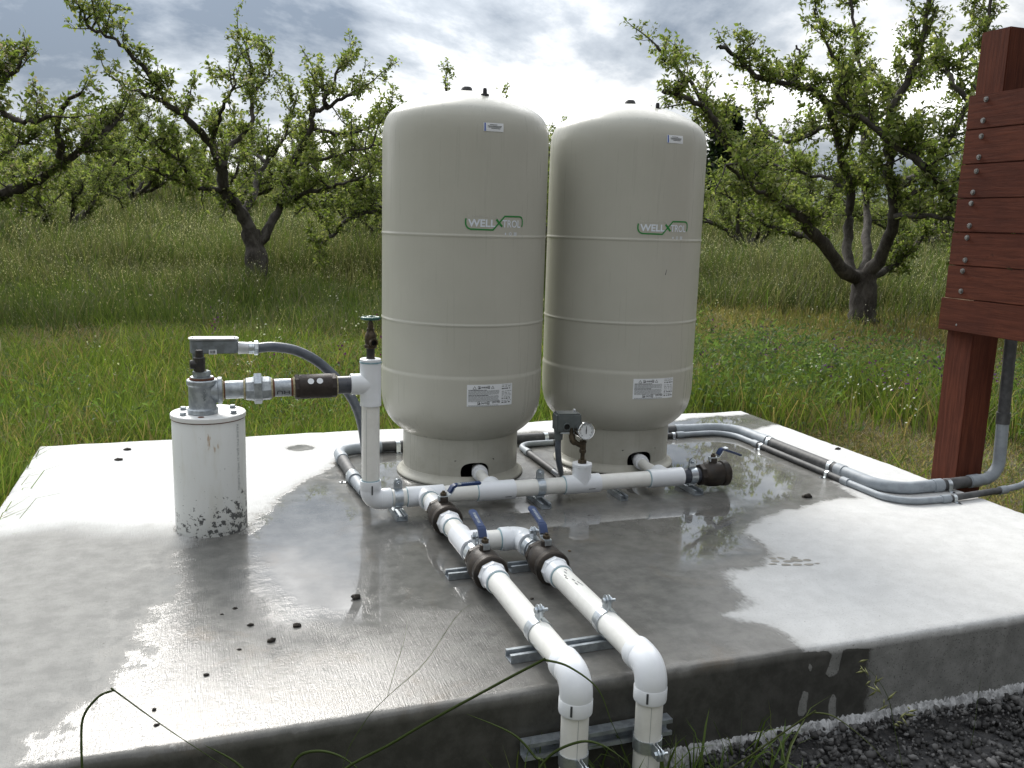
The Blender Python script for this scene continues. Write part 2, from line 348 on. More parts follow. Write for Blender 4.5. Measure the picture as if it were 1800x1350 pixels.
# ------------------------------------------------------------------ mesh helpers
def V(*a): return Vector(a)
def frame(axis, ref=None):
    z = Vector(axis).normalized()
    r = Vector(ref) if ref is not None else (Vector((0, 0, 1)) if abs(z.z) < 0.9 else Vector((1, 0, 0)))
    x = (r - z * r.dot(z)).normalized()
    return x, z.cross(x), z
class G:
    def __init__(self): self.v = []; self.f = []
    def add(self, verts, faces):
        n = len(self.v); self.v += [tuple(p) for p in verts]; self.f += [tuple(i + n for i in f) for f in faces]; return self
    def lathe(self, prof, origin, axis=(0, 0, 1), seg=28, ref=None, caps=True, rot=0.0):
        """prof: (distance along the axis, radius)"""
        x, y, z = frame(axis, ref); o = Vector(origin); vs_, fs = [], []
        for t, r in prof:
            for k in range(seg):
                a = rot + 2 * math.pi * k / seg
                vs_.append(o + z * t + (x * math.cos(a) + y * math.sin(a)) * r)
        n = len(prof)
        for i in range(n - 1):
            for k in range(seg):
                k2 = (k + 1) % seg
                fs.append((i * seg + k, i * seg + k2, (i + 1) * seg + k2, (i + 1) * seg + k))
        if caps:
            if prof[0][1] > 1e-6: fs.append(tuple(range(seg - 1, -1, -1)))
            if prof[-1][1] > 1e-6: fs.append(tuple((n - 1) * seg + k for k in range(seg)))
        return self.add(vs_, fs)
    def ring(self, r0, r1, w, origin, axis, seg=32):
        x, y, z = frame(axis); o = Vector(origin); vs_, fs = [], []
        pr = [(-w / 2, r0), (-w / 2, r1), (w / 2, r1), (w / 2, r0)]
        for t, r in pr:
            for k in range(seg):
                a = 2 * math.pi * k / seg
                vs_.append(o + z * t + (x * math.cos(a) + y * math.sin(a)) * r)
        for i in range(4):
            j = (i + 1) % 4
            for k in range(seg):
                k2 = (k + 1) % seg
                fs.append((i * seg + k, i * seg + k2, j * seg + k2, j * seg + k))
        return self.add(vs_, fs)
    def tube(self, path, r, seg=14, caps=True):
        P = [Vector(p) for p in path]; n = len(P)
        R = list(r) if isinstance(r, (list, tuple, np.ndarray)) else [r] * n
        T = [(P[min(i + 1, n - 1)] - P[max(i - 1, 0)]).normalized() for i in range(n)]
        x, y, _ = frame(T[0]); vs_, fs = [], []
        for i in range(n):
            x = (x - T[i] * x.dot(T[i])).normalized(); y = T[i].cross(x)
            for k in range(seg):
                a = 2 * math.pi * k / seg
                vs_.append(P[i] + (x * math.cos(a) + y * math.sin(a)) * R[i])
        for i in range(n - 1):
            for k in range(seg):
                k2 = (k + 1) % seg
                fs.append((i * seg + k, i * seg + k2, (i + 1) * seg + k2, (i + 1) * seg + k))
        if caps:
            fs.append(tuple(range(seg - 1, -1, -1))); fs.append(tuple((n - 1) * seg + k for k in range(seg)))
        return self.add(vs_, fs)
    def box(self, c, s, ax=(1, 0, 0), up=(0, 0, 1)):
        x = Vector(ax).normalized(); z = Vector(up).normalized(); z = (z - x * z.dot(x)).normalized(); y = z.cross(x)
        c = Vector(c); vs_ = []
        for dz in (-.5, .5):
            for dy in (-.5, .5):
                for dx in (-.5, .5):
                    vs_.append(c + x * dx * s[0] + y * dy * s[1] + z * dz * s[2])
        return self.add(vs_, [(0, 2, 3, 1), (4, 5, 7, 6), (0, 1, 5, 4), (2, 6, 7, 3), (0, 4, 6, 2), (1, 3, 7, 5)])
    def prism(self, poly, o, ex, ey, depth):
        """poly in the (ex, ey) plane, extruded by depth along ex x ey (centred)"""
        ex, ey = Vector(ex).normalized(), Vector(ey).normalized(); ez = ex.cross(ey); o = Vector(o); n = len(poly)
        vs_ = [o + ex * a + ey * b_ - ez * depth / 2 for a, b_ in poly] + [o + ex * a + ey * b_ + ez * depth / 2 for a, b_ in poly]
        fs = [tuple(range(n - 1, -1, -1)), tuple(range(n, 2 * n))]
        for i in range(n):
            j = (i + 1) % n; fs.append((i, j, n + j, n + i))
        return self.add(vs_, fs)
    def strip(self, path, th, o, ex, ey, width):
        """a bent metal strip: 2-D path with thickness, extruded sideways"""
        P = [Vector((a, b_)) for a, b_ in path]; n = len(P); L, R_ = [], []
        for i in range(n):
            t = (P[min(i + 1, n - 1)] - P[max(i - 1, 0)]).normalized(); nn = Vector((-t.y, t.x))
            L.append(P[i] + nn * th / 2); R_.append(P[i] - nn * th / 2)
        ex, ey = Vector(ex).normalized(), Vector(ey).normalized(); ez = ex.cross(ey); o = Vector(o); vs_ = []
        for side in (-.5, .5):
            for q in L + R_: vs_.append(o + ex * q.x + ey * q.y + ez * side * width)
        fs = []; m2 = 2 * n
        for i in range(n - 1):
            fs += [(i, i + 1, m2 + i + 1, m2 + i), (n + i, m2 + n + i, m2 + n + i + 1, n + i + 1),
                   (i, n + i, n + i + 1, i + 1), (m2 + i, m2 + i + 1, m2 + n + i + 1, m2 + n + i)]
        fs += [(0, m2, m2 + n, n), (n - 1, 2 * n - 1, m2 + 2 * n - 1, m2 + n - 1)]
        return self.add(vs_, fs)

def root_loc(p):
    while p.parent: p = p.parent
    return p.location.copy()
def obj(name, g, mat, parent=None, smooth=True, angle=38, bevel=0.0, loc=None):
    v, f = (g.v, g.f) if isinstance(g, G) else g
    me = bpy.data.meshes.new(name)
    o_ = root_loc(parent) if parent else (Vector(loc) if loc is not None else Vector((0, 0, 0)))
    me.from_pydata([(p[0] - o_.x, p[1] - o_.y, p[2] - o_.z) for p in v], [], f)
    if bevel or isinstance(g, G):
        bm = bmesh.new(); bm.from_mesh(me)
        bmesh.ops.recalc_face_normals(bm, faces=bm.faces)
        if bevel:
            es = [e_ for e_ in bm.edges if len(e_.link_faces) == 2 and e_.calc_face_angle(0) > rad(40)]
            bmesh.ops.bevel(bm, geom=es, offset=bevel, segments=2, affect='EDGES', clamp_overlap=True)
        bm.to_mesh(me); bm.free()
    me.materials.append(MT[mat])
    if smooth:
        me.polygons.foreach_set('use_smooth', [True] * len(me.polygons))
        me.set_sharp_from_angle(angle=rad(angle))
    ob = bpy.data.objects.new(name, me); COL.objects.link(ob)
    if parent: ob.parent = parent
    else: ob.location = o_
    return ob
def thing(name, loc, label, cat, group=None):
    o = bpy.data.objects.new(name, None); COL.objects.link(o); o.location = loc; o.empty_display_size = 0.05
    return tag(o, label, cat, group)
def tag(o, label, cat=None, group=None, kind=None):
    o['label'] = label
    if cat: o['category'] = cat
    if group: o['group'] = group
    if kind: o['kind'] = kind
    return o
def structure(o, label=None):
    o['kind'] = 'structure'
    if label: o['label'] = label
    return o
def smooth_path(pts, sub=6):
    P = [Vector(p) for p in pts]; out = []
    n = len(P)
    for i in range(n - 1):
        p0, p1, p2, p3 = P[max(i - 1, 0)], P[i], P[i + 1], P[min(i + 2, n - 1)]
        for k in range(sub):
            t = k / sub
            out.append(0.5 * ((2 * p1) + (p2 - p0) * t + (2 * p0 - 5 * p1 + 4 * p2 - p3) * t * t + (3 * p1 - p0 - 3 * p2 + p3) * t ** 3))
    out.append(P[-1]); return out
def fillet(pts, r, sub=8):
    """polyline with rounded corners"""
    P = [Vector(p) for p in pts]; out = [P[0]]
    for i in range(1, len(P) - 1):
        a, b_, c_ = P[i - 1], P[i], P[i + 1]
        u, w = (a - b_).normalized(), (c_ - b_).normalized()
        ang = u.angle(w); d = min(r / math.tan(ang / 2), (a - b_).length * .49, (c_ - b_).length * .49)
        p, q_ = b_ + u * d, b_ + w * d; rr = d * math.tan(ang / 2)
        cen = b_ + (u + w).normalized() * (rr / math.sin(ang / 2))
        v0, v1 = p - cen, q_ - cen
        for k in range(sub + 1):
            t = k / sub; th = v0.angle(v1)
            out.append(cen + (v0 * math.sin((1 - t) * th) + v1 * math.sin(t * th)) / math.sin(th))
    out.append(P[-1]); return out
def text_mesh(body, size, bold=0.0, spacing=1.0):
    cu = bpy.data.curves.new('t', 'FONT'); cu.body = body; cu.size = size; cu.offset = bold; cu.space_character = spacing
    cu.resolution_u = 3
    ob = bpy.data.objects.new('t', cu); COL.objects.link(ob)
    dg = bpy.context.evaluated_depsgraph_get(); me = bpy.data.meshes.new_from_object(ob.evaluated_get(dg))
    v = [tuple(p.co) for p in me.vertices]; f = [tuple(p.vertices) for p in me.polygons]
    bpy.data.objects.remove(ob); bpy.data.curves.remove(cu); bpy.data.meshes.remove(me)
    return v, f
# ------------------------------------------------------------------ numpy helpers
def vnoise(x, y, seed=0):
    """smooth value noise, unit cells, 0..1"""
    xi, yi = np.floor(x).astype(np.int64), np.floor(y).astype(np.int64)
    fx, fy = x - xi, y - yi
    fx, fy = fx * fx * (3 - 2 * fx), fy * fy * (3 - 2 * fy)
    def h(i, j):
        n = (i * 374761393 + j * 668265263 + seed * 974634777) & 0xffffffff
        n = ((n ^ (n >> 13)) * 1274126177) & 0xffffffff
        return ((n ^ (n >> 16)) & 0xffff) / 65535.0
    return (h(xi, yi) * (1 - fx) + h(xi + 1, yi) * fx) * (1 - fy) + (h(xi, yi + 1) * (1 - fx) + h(xi + 1, yi + 1) * fx) * fy
def fbm(x, y, seed=0, oct=4):
    s, a, t = 0, 1.0, 0
    for k in range(oct):
        s = s + a * vnoise(x * 2 ** k, y * 2 ** k, seed + k); t += a; a *= .5
    return s / t
def poly_sd(px, py, poly):
    """signed distance, positive inside"""
    P = np.array(poly, float); n = len(P); d = np.full(px.shape, 1e9); ins = np.zeros(px.shape, bool)
    for i in range(n):
        a, b_ = P[i], P[(i + 1) % n]; e_ = b_ - a; l2 = max(e_ @ e_, 1e-12)
        t = np.clip(((px - a[0]) * e_[0] + (py - a[1]) * e_[1]) / l2, 0, 1)
        d = np.minimum(d, np.hypot(px - a[0] - t * e_[0], py - a[1] - t * e_[1]))
        c = ((a[1] > py) != (b_[1] > py)) & (px < (b_[0] - a[0]) * (py - a[1]) / (b_[1] - a[1] + 1e-12) + a[0])
        ins ^= c
    return np.where(ins, d, -d)
def np_mesh(name, verts, loops, starts, mat, parent=None, tint=None, loc=None):
    me = bpy.data.meshes.new(name)
    me.vertices.add(len(verts)); me.vertices.foreach_set('co', np.ascontiguousarray(verts, np.float32).ravel())
    me.loops.add(len(loops)); me.loops.foreach_set('vertex_index', np.ascontiguousarray(loops, np.int32))
    me.polygons.add(len(starts)); me.polygons.foreach_set('loop_start', np.ascontiguousarray(starts, np.int32))
    me.update(calc_edges=True)
    if tint is not None:
        a = me.attributes.new('tint', 'FLOAT_COLOR', 'POINT')
        c = np.ones((len(verts), 4), np.float32); c[:, :3] = tint
        a.data.foreach_set('color', c.ravel())
    me.materials.append(MT[mat])
    ob = bpy.data.objects.new(name, me); COL.objects.link(ob)
    if parent: ob.parent = parent
    if loc is not None: ob.location = loc
    return ob

# ------------------------------------------------------------------ ground
def ground_z(x, y):
    x = np.asarray(x, float); y = np.asarray(y, float)
    d = np.hypot(x - CAM_LOC[0], y - CAM_LOC[1])
    rise = np.clip(d - 10.5, 0, 30.0) * np.clip((y + 2) / 8.0, 0, 1)
    z = -0.265 + 0.0027 * rise ** 2 * (1.0 + 0.25 * np.clip(-(x - 3) / 14, -1, 1))
    z = z + (fbm(x * .35, y * .35, 3) - .5) * 0.16 * np.clip((d - 4) / 5, 0, 1)
    far = np.clip((d - 45) / 60, 0, 1)
    z = np.where(d > 45, z * (1 - far) + (2.6 + (fbm(x * .03, y * .03, 9) - .5) * 3) * far, z)
    z = z + (fbm(x * 3, y * 3, 5) - .5) * 0.03
    return z
ax = np.concatenate([-np.geomspace(400, 6, 46), np.linspace(-5.6, 9.6, 96), np.geomspace(10, 400, 46)])
ay = np.concatenate([-np.geomspace(300, 4, 30), np.linspace(-3.6, 16, 110), np.geomspace(16.4, 500, 60)])
GX, GY = np.meshgrid(ax, ay)
GZ = ground_z(GX, GY)
inside_pad = (GX > -1.36) & (GX < 2.28) & (GY > 0.04) & (GY < 2.6)
GZ = np.where(inside_pad, -0.40, GZ)
nx, ny = len(ax), len(ay)
idx = np.arange(nx * ny).reshape(ny, nx)
quads = np.stack([idx[:-1, :-1], idx[:-1, 1:], idx[1:, 1:], idx[1:, :-1]], -1).reshape(-1, 4)
gr = np_mesh('ground', np.stack([GX.ravel(), GY.ravel(), GZ.ravel()], -1), quads.ravel(), np.arange(len(quads)) * 4, 'soil')
gr.data.polygons.foreach_set('use_smooth', [True] * len(gr.data.polygons))
structure(gr, 'bare brown soil of the orchard under the grass')

# ------------------------------------------------------------------ concrete pad
PX0, PX1, PY0, PY1, PZ = -1.40, 2.315, 0.0, 2.65, -0.36
WET = [(-0.12, 2.13), (-0.24, 1.93), (-0.46, 1.55), (-0.56, 1.28), (-0.76, 1.19), (-0.85, 0.99), (-0.8, 0.8), (-0.82, 0.62), (-0.91, 0.36), (-0.97, 0.11), (-1.0, -0.1), (0.32, -0.1), (0.70, -0.1), (0.73, 0.01), (0.71, 0.16), (0.64, 0.24), (0.79, 0.28), (0.82, 0.5), (0.96, 0.51), (1.08, 0.65), (1.11, 0.81), (1.29, 0.96), (1.56, 1.03), (1.82, 1.03), (1.89, 1.41), (1.95, 1.87), (1.91, 2.12), (2.45, 2.38), (2.28, 2.57), (1.83, 2.51), (1.06, 2.31), (0.92, 2.43), (0.19, 2.35)]
HALF = [(-1.5, 1.40), (-1.33, 1.47), (-1.14, 1.50), (-0.81, 1.32), (-0.66, 1.20), (-0.7, 0.8), (-0.72, 0.62), (-0.81, 0.36), (-0.9, -0.1), (-1.5, -0.1)]
PUDS = [[(-0.54, 1.31), (-0.42, 1.57), (-0.26, 1.76), (-0.15, 1.36), (-0.21, 0.82), (-0.28, 0.47), (-0.42, 0.52), (-0.51, 0.53), (-0.57, 0.82)],
        [(0.95, 2.04), (1.55, 2.08), (1.88, 2.06), (1.78, 1.34), (1.52, 1.08), (1.26, 1.07), (1.32, 1.29), (1.09, 1.26), (0.85, 1.25), (0.61, 1.24)],
        [(0.01, 2.26), (0.14, 2.12), (0.04, 1.69), (-0.12, 1.57)],
        [(-0.03, 1.33), (0.4, 1.29), (0.79, 1.12), (1.3, 1.14), (1.04, 0.68), (0.71, 0.57), (0.53, 0.82), (0.19, 0.71), (-0.05, 0.51), (-0.2, 0.56)],
        [(1.30, 2.42), (2.1, 2.55), (2.25, 2.42), (1.9, 2.26), (1.3, 2.28)]]
def pad_grid():
    ed = [0.0, 0.0015, 0.004, 0.009]
    xs = np.concatenate([PX0 + np.array(ed), np.linspace(PX0 + .028, PX1 - .028, 352), PX1 - np.array(ed[::-1])])
    ys = np.concatenate([PY0 + np.array(ed), np.linspace(PY0 + .028, PY1 - .028, 250), PY1 - np.array(ed[::-1])])
    X, Y = np.meshgrid(xs, ys)
    dx = np.minimum(X - PX0, PX1 - X); dy = np.minimum(Y - PY0, PY1 - Y); d = np.minimum(dx, dy)
    Zt = -0.009 * np.clip(1 - d / 0.011, 0, 1) ** 2.2
    # hand-finished edges wander a little, more along the back
    bk = np.clip((Y - 1.6) / 1.0, 0, 1); Y = Y + bk * (fbm(X * 2.3, X * 0 + 7.7, 21) - .5) * 0.07
    rt = np.clip((X - 1.9) / .4, 0, 1); X = X + rt * (fbm(Y * 2.0, Y * 0 + 3.1, 22) - .5) * 0.04
    fr = np.clip(1 - Y / .05, 0, 1); Y = Y + fr * ((fbm(X * 3.1, X * 0 + 1.3, 23) - .5) * 0.012 + (fbm(X * 40, X * 0 + 4.3, 26) - .5) * .006)
    Zt = Zt + (fbm(X * 9, Y * 9, 24) - .5) * 0.006 * np.clip(1 - d / 0.06, 0, 1) - 0.010 * np.clip(fbm(X * 38, Y * 38, 25) - .66, 0, 1) * 6 * np.clip(1 - d / 0.012, 0, 1)
    ny_, nx_ = X.shape
    vid = np.arange(nx_ * ny_).reshape(ny_, nx_)
    qd = np.stack([vid[:-1, :-1], vid[:-1, 1:], vid[1:, 1:], vid[1:, :-1]], -1).reshape(-1, 4)
    verts = np.stack([X.ravel(), Y.ravel(), Zt.ravel()], -1)
    loop = np.concatenate([vid[0, :], vid[1:, -1], vid[-1, -2::-1], vid[-2:0:-1, 0]])
    lv = verts[loop]; zs = [-.03, -.055, -.08, -.105, -.13, -.155, -.18, -.205, -.23, PZ]
    base = len(verts); rows = [loop]; vv = [verts]; n = len(loop)
    for k, z in enumerate(zs):
        p = lv.copy(); p[:, 2] = z; vv.append(p); rows.append(base + k * n + np.arange(n))
    sq = []
    for a, b_ in zip(rows[:-1], rows[1:]):
        sq.append(np.stack([a, b_, np.roll(b_, -1), np.roll(a, -1)], -1))
    verts = np.concatenate(vv); q_ = np.concatenate([qd] + sq)
    top = np.zeros(len(verts), bool); top[:base] = True
    return verts, q_, top
pv, pq, ptop = pad_grid()
pad = np_mesh('concrete_pad', pv, pq.ravel(), np.arange(len(pq)) * 4, 'concrete')
pad.data.polygons.foreach_set('use_smooth', [True] * len(pad.data.polygons))
x_, y_ = pv[:, 0], pv[:, 1]
def soft(sd, w): return np.clip(sd / w * .5 + .5, 0, 1)
f_wet = soft(poly_sd(x_, y_, WET), np.where(x_ < -.45, np.clip(.16 + (-.45 - x_) * 1.6, .16, .5), 0.16))
f_half = soft(poly_sd(x_, y_, HALF), 0.25)
f_pud = np.zeros(len(pv))
for P in PUDS: f_pud = np.maximum(f_pud, soft(poly_sd(x_, y_, P), 0.20))
f_pud = f_pud * .95
# dark damp spot on the dry strip behind the well head, damp halo round the casing foot
f_wet = np.maximum(f_wet, .72 * np.exp(-(((x_ + .27) / .11) ** 2 + ((y_ - 2.36) / .10) ** 2)))
rc = np.hypot(x_ + .68, y_ - 1.345)
f_wet = np.where(rc < .16, np.maximum(f_wet, .55 * np.exp(-((rc - .118) / .012) ** 2)), f_wet)
# front and right faces: rain has soaked the left of the front face, with pale streaks where it ran off
sidev = ~ptop; front = sidev & (y_ < .03); zz = pv[:, 2]
u = x_ + (fbm(x_ * 6, zz * 9, 31) - .5) * .06
fw = soft(.965 - u, .10)
for cx, wd, z0, z1 in ((.755, .014, -.20, -.11), (.83, .022, -.085, .0), (.845, .012, -.21, -.15), (.762, .009, -.07, -.035)):
    fw = fw * (1 - .95 * np.exp(-((u - cx) / wd) ** 2) * ((zz > z0) & (zz < z1)))
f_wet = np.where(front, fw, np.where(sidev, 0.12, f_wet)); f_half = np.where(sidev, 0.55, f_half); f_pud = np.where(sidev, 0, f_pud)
for nm, arr in (('wet', f_wet), ('half', f_half), ('puddle', f_pud), ('side', sidev.astype(float))):
    at = pad.data.attributes.new(nm, 'FLOAT', 'POINT'); at.data.foreach_set('value', arr.astype(np.float32))
structure(pad, 'grey concrete slab, wet and puddled in the middle, dry and pale at its right end')

# ragged concrete that oozed from under the form along the front
def footing():
    us = np.linspace(.30, 2.33, 420); prof = np.linspace(0, 1, 9); vs_ = []; fs = []
    for i, uu in enumerate(us):
        rag = fbm(np.array([uu * 22.0]), np.array([.5]), 41)[0]; lf = fbm(np.array([uu * 2.4]), np.array([2.5]), 42)[0]
        out = .012 + .05 * rag * (.35 + lf); drop = .03 + .035 * lf
        for j, t in enumerate(prof):
            a = t * math.pi / 2; jit = (random.random() - .5) * .017
            vs_.append((uu, .012 - (out + jit) * math.sin(a) - .012 * t, -.208 + (random.random() - .5) * .010 - drop * (1 - math.cos(a)) - .05 * t * t))
    m_ = len(prof)
    for i in range(len(us) - 1):
        for j in range(m_ - 1): fs.append((i * m_ + j, i * m_ + j + 1, (i + 1) * m_ + j + 1, (i + 1) * m_ + j))
    return vs_, fs
obj('footing', footing(), 'rough_concrete', pad)

# ------------------------------------------------------------------ pressure tanks
def wrap(v2, T, R, th0, z0):
    """flat print -> on the cylinder; th0 in degrees is where x = 0"""
    return [(T[0] + R * math.cos(rad(th0) + x / R), T[1] + R * math.sin(rad(th0) + x / R), z0 + y) for x, y, *_ in v2]
def fit(vf, x0, y0, x1, y1):
    v, f = vf; a = np.array(v); lo, hi = a.min(0), a.max(0)
    return [(x0 + (p[0] - lo[0]) / (hi[0] - lo[0]) * (x1 - x0), y0 + (p[1] - lo[1]) / (hi[1] - lo[1]) * (y1 - y0)) for p in v], f
def rect(x0, y0, x1, y1, n=1):
    v = []; f = []
    for i in range(n + 1):
        x = x0 + (x1 - x0) * i / n; v += [(x, y0), (x, y1)]
    for i in range(n): f.append((2 * i, 2 * i + 2, 2 * i + 3, 2 * i + 1))
    return v, f
def ribbon(pts, w):
    P = [Vector(p) for p in pts]; n = len(P); v = []; f = []
    for i in range(n):
        a = (P[i] - P[i - 1]).normalized() if i else None; b_ = (P[i + 1] - P[i]).normalized() if i < n - 1 else None
        t = ((a or b_) + (b_ or a)).normalized(); nn = Vector((-t.y, t.x)); k = 1 / max(.5, nn.dot(Vector((-(b_ or a).y, (b_ or a).x))))
        v += [tuple(P[i] + nn * w / 2 * k), tuple(P[i] - nn * w / 2 * k)]
    for i in range(n - 1): f.append((2 * i, 2 * i + 1, 2 * i + 3, 2 * i + 2))
    return v, f
def dense(pts, step):
    out = [pts[0]]
    for a, b_ in zip(pts[:-1], pts[1:]):
        m_ = max(1, int(math.hypot(b_[0] - a[0], b_[1] - a[1]) / step))
        out += [(a[0] + (b_[0] - a[0]) * k / m_, a[1] + (b_[1] - a[1]) * k / m_) for k in range(1, m_ + 1)]
    return out
class Flat:
    def __init__(self): self.v = []; self.f = []
    def add(self, vf):
        n = len(self.v); self.v += list(vf[0]); self.f += [tuple(i + n for i in q_) for q_ in vf[1]]; return self

TR = 0.336
def tank(T, dth, dth_lab, dth_top, air, hole_th, label, seed):
    rnd = random.Random(seed)
    t = thing('pressure_tank', (T[0], T[1], 0), label, 'tank', 'pair of water pressure tanks')
    c = (T[0], T[1], 0)
    prof = [(.185, .236), (.188, .246), (.197, .258), (.210, .275), (.228, .294), (.250, .311), (.275, .3235), (.305, .3315), (.335, .3355), (.365, .3372),
            (.440, .3372), (.448, .3378), (.454, .3372), (.460, .3352), (.464, .334), (.470, .3345), (.480, .3352), (.653, .3358), (.656, .3360), (.659, .3382), (.662, .3388), (.665, .3382), (.668, .336),
            (.672, .336), (.994, .336), (.997, .336), (1.000, .3380), (1.003, .3386), (1.006, .3380), (1.009, .336), (1.012, .336), (1.340, .336), (1.372, .3358), (1.398, .3345), (1.420, .3315),
            (1.440, .3265), (1.458, .3185), (1.473, .3075), (1.486, .292), (1.501, .268), (1.516, .238), (1.532, .200), (1.547, .155), (1.559, .105), (1.567, .055), (1.570, .02), (1.571, 0)]
    obj('shell', G().lathe(prof, c, seg=128, caps=False), 'tank_paint', t, angle=60)
    # skirt with its oval pipe opening
    g = G(); R = .2445; z0, z1 = .006, .200; hz, ha, hb = .0535, .060, .040; pw, pz0, pz1 = .085, .010, .104
    def cyl(x, z, r=R): a = rad(hole_th) + x / R; return (T[0] + r * math.cos(a), T[1] + r * math.sin(a), z)
    n = 64; outer, inner, back = [], [], []
    for k in range(n):
        a = 2 * math.pi * k / n; ca, sa = math.cos(a), math.sin(a)
        s = min(pw / abs(ca) if abs(ca) > 1e-6 else 9, ((pz1 - hz) if sa > 0 else (hz - pz0)) / abs(sa) if abs(sa) > 1e-6 else 9)
        e_ = 2.7; m_ = (abs(ca / ha) ** e_ + abs(sa / hb) ** e_) ** (-1 / e_)
        outer.append(cyl(s * ca, hz + s * sa)); inner.append(cyl(m_ * ca, hz + m_ * sa)); back.append(cyl(m_ * ca, hz + m_ * sa, R - .006))
    vs_ = outer + inner + back; fs = []
    for k in range(n):
        j = (k + 1) % n; fs += [(k, j, n + j, n + k), (n + k, n + j, 2 * n + j, 2 * n + k)]
    g.add(vs_, fs)
    def band(xa, xb, za, zb, m_):
        vs_ = []; fs = []
        for i in range(m_ + 1):
            x = xa + (xb - xa) * i / m_; vs_ += [cyl(x, za), cyl(x, zb)]
        for i in range(m_): fs.append((2 * i, 2 * i + 2, 2 * i + 3, 2 * i + 1))
        g.add(vs_, fs)
    full = 2 * math.pi * R
    band(pw, full - pw, z0, z1, 90); band(-pw, pw, pz1, z1, 12); band(-pw, pw, z0, pz0, 12)
    obj('skirt', g, 'tank_paint', t, angle=60)
    obj('inner_shade', G().lathe([(0, .238), (.001, .238)], (T[0], T[1], .003), seg=48), 'hole_shade', t)  # black disc added for the shade seen through the pipe opening
    obj('base_flange', G().lathe([(.002, .262), (.002, .270), (.006, .2715), (.011, .2685), (.018, .258), (.026, .2495), (.036, .2462), (.036, .2440)], c, seg=96, caps=False), 'tank_paint', t, angle=60)
    obj('top_plug', G().lathe([(1.562, .025), (1.570, .0255), (1.574, .024), (1.583, .0215), (1.588, .017), (1.590, 0)], c, seg=24), 'black_plastic', t)
    axy = (T[0] + air[0], T[1] + air[1], 0)
    obj('air_valve_cap', G().lathe([(1.530, .0165), (1.536, .0165), (1.540, .0155), (1.541, .0085), (1.556, .008), (1.562, .0065), (1.563, 0)], axy, seg=20), 'black_plastic', t)
    # printed logo
    s = .243 / 1310.0; th0 = -85.3 + dth
    def L(x, y): return ((x - 655) * s, -(y - 140) * s)
    zl = 1.0545
    gp = [(20, 65), (13, 120), (14, 170), (26, 212), (50, 245), (80, 265), (115, 277), (585, 283), (845, 4), (1215, 2), (1250, 8), (1278, 24), (1297, 55), (1305, 95), (1303, 150), (1290, 208)]
    grn = Flat().add(ribbon(dense([L(*p) for p in gp], .006), 30 * s)).add(ribbon([L(655, 70), L(790, 212)], 44 * s))
    obj('logo_outline', (wrap(grn.v, T, TR + .0012, th0, zl), grn.f), 'logo_green', t, smooth=False)
    for word, bold, x0, x1 in (('WELL', .028, 62, 640), ('TROL', .012, 795, 1245)):
        tx = fit(text_mesh(word, 1, bold), *L(x0, 228), *L(x1, 76))
        obj('logo_word', (wrap(tx[0], T, TR + .0010, th0, zl), tx[1]), 'logo_silver', t, smooth=False)['kind'] = 'stuff'
    tf = Flat().add(fit(text_mesh("The Professional's Choice", 1), *L(55, 38), *L(690, -8)))
    obj('logo_slogan', (wrap(tf.v, T, TR + .0008, th0, zl), tf.f), 'print_faint', t, smooth=False)['kind'] = 'stuff'
    ic = Flat().add(([L(855, 375), L(890, 375), L(887, 345), L(872, 325), L(858, 345)], [(0, 1, 2, 3, 4)]))
    cpts = [L(990 + 26 * math.cos(a * .4), 355 + 26 * math.sin(a * .4)) for a in range(17)]
    ic.add(ribbon(cpts, 12 * s))
    for k in range(4): ic.add(rect(*L(1075, 388 - k * 18), *L(1155, 378 - k * 18)))
    obj('logo_icons', (wrap(ic.v, T, TR + .0008, th0, zl), ic.f), 'logo_silver', t, smooth=False)['kind'] = 'stuff'
    # warning label
    R2 = .3372; tl = -86.2 + dth_lab; W, H0, H1 = .0965, .347, .4335
    lb = obj('warning_label', (wrap(rect(-W, 0, W, H1 - H0, 24)[0], T, R2 + .0006, tl, H0), rect(-W, 0, W, 1, 24)[1]), 'sticker_white', t, smooth=False)
    k = 2 * W / 1190.0
    def Q(x, y): return ((x - 595) * k, (570 - y) * k * .935)
    d1, d2 = Flat(), Flat()
    def tri(x, y, w, h): d1.add(ribbon([Q(x, y + h), Q(x + w / 2, y), Q(x + w, y + h), Q(x, y + h)], 9 * k))
    tri(140, 45, 85, 70); tri(600, 40, 75, 70)
    for (x0, y0, x1, y1) in ((270, 40, 560, 108), (265, 450, 555, 520)):
        d1.add(ribbon([Q(x0, y0), Q(x1, y0), Q(x1, y1), Q(x0, y1), Q(x0, y0)], 10 * k))
        d1.add(([Q(x0 + 12, y1 - 8), Q(x0 + 70, y1 - 8), Q(x0 + 41, y0 + 8)], [(0, 1, 2)]))
    d1.add(fit(text_mesh('WARNING', 1, .03), *Q(345, 98), *Q(548, 52))).add(fit(text_mesh('CAUTION', 1, .03), *Q(345, 508), *Q(540, 464)))
    d1.add(fit(text_mesh('UN1950', 1, .02), *Q(630, 500), *Q(840, 435)))
    y = 135
    while y < 440:      # body copy too small to read: broken lines of print
        x = 35
        while x < (790 if y not in (135, 275) else 480):
            w = rnd.uniform(20, 90); (d1 if y in (135, 275) else d2).add(rect(*Q(x, y + (14 if y in (135, 275) else 11)), *Q(min(x + w, 815), y))); x += w + rnd.uniform(6, 12)
        y += 20
    for y in (535, 552):
        x = 35
        while x < 800: w = rnd.uniform(20, 80); d2.add(rect(*Q(x, y + 9), *Q(x + w, y))); x += w + 8
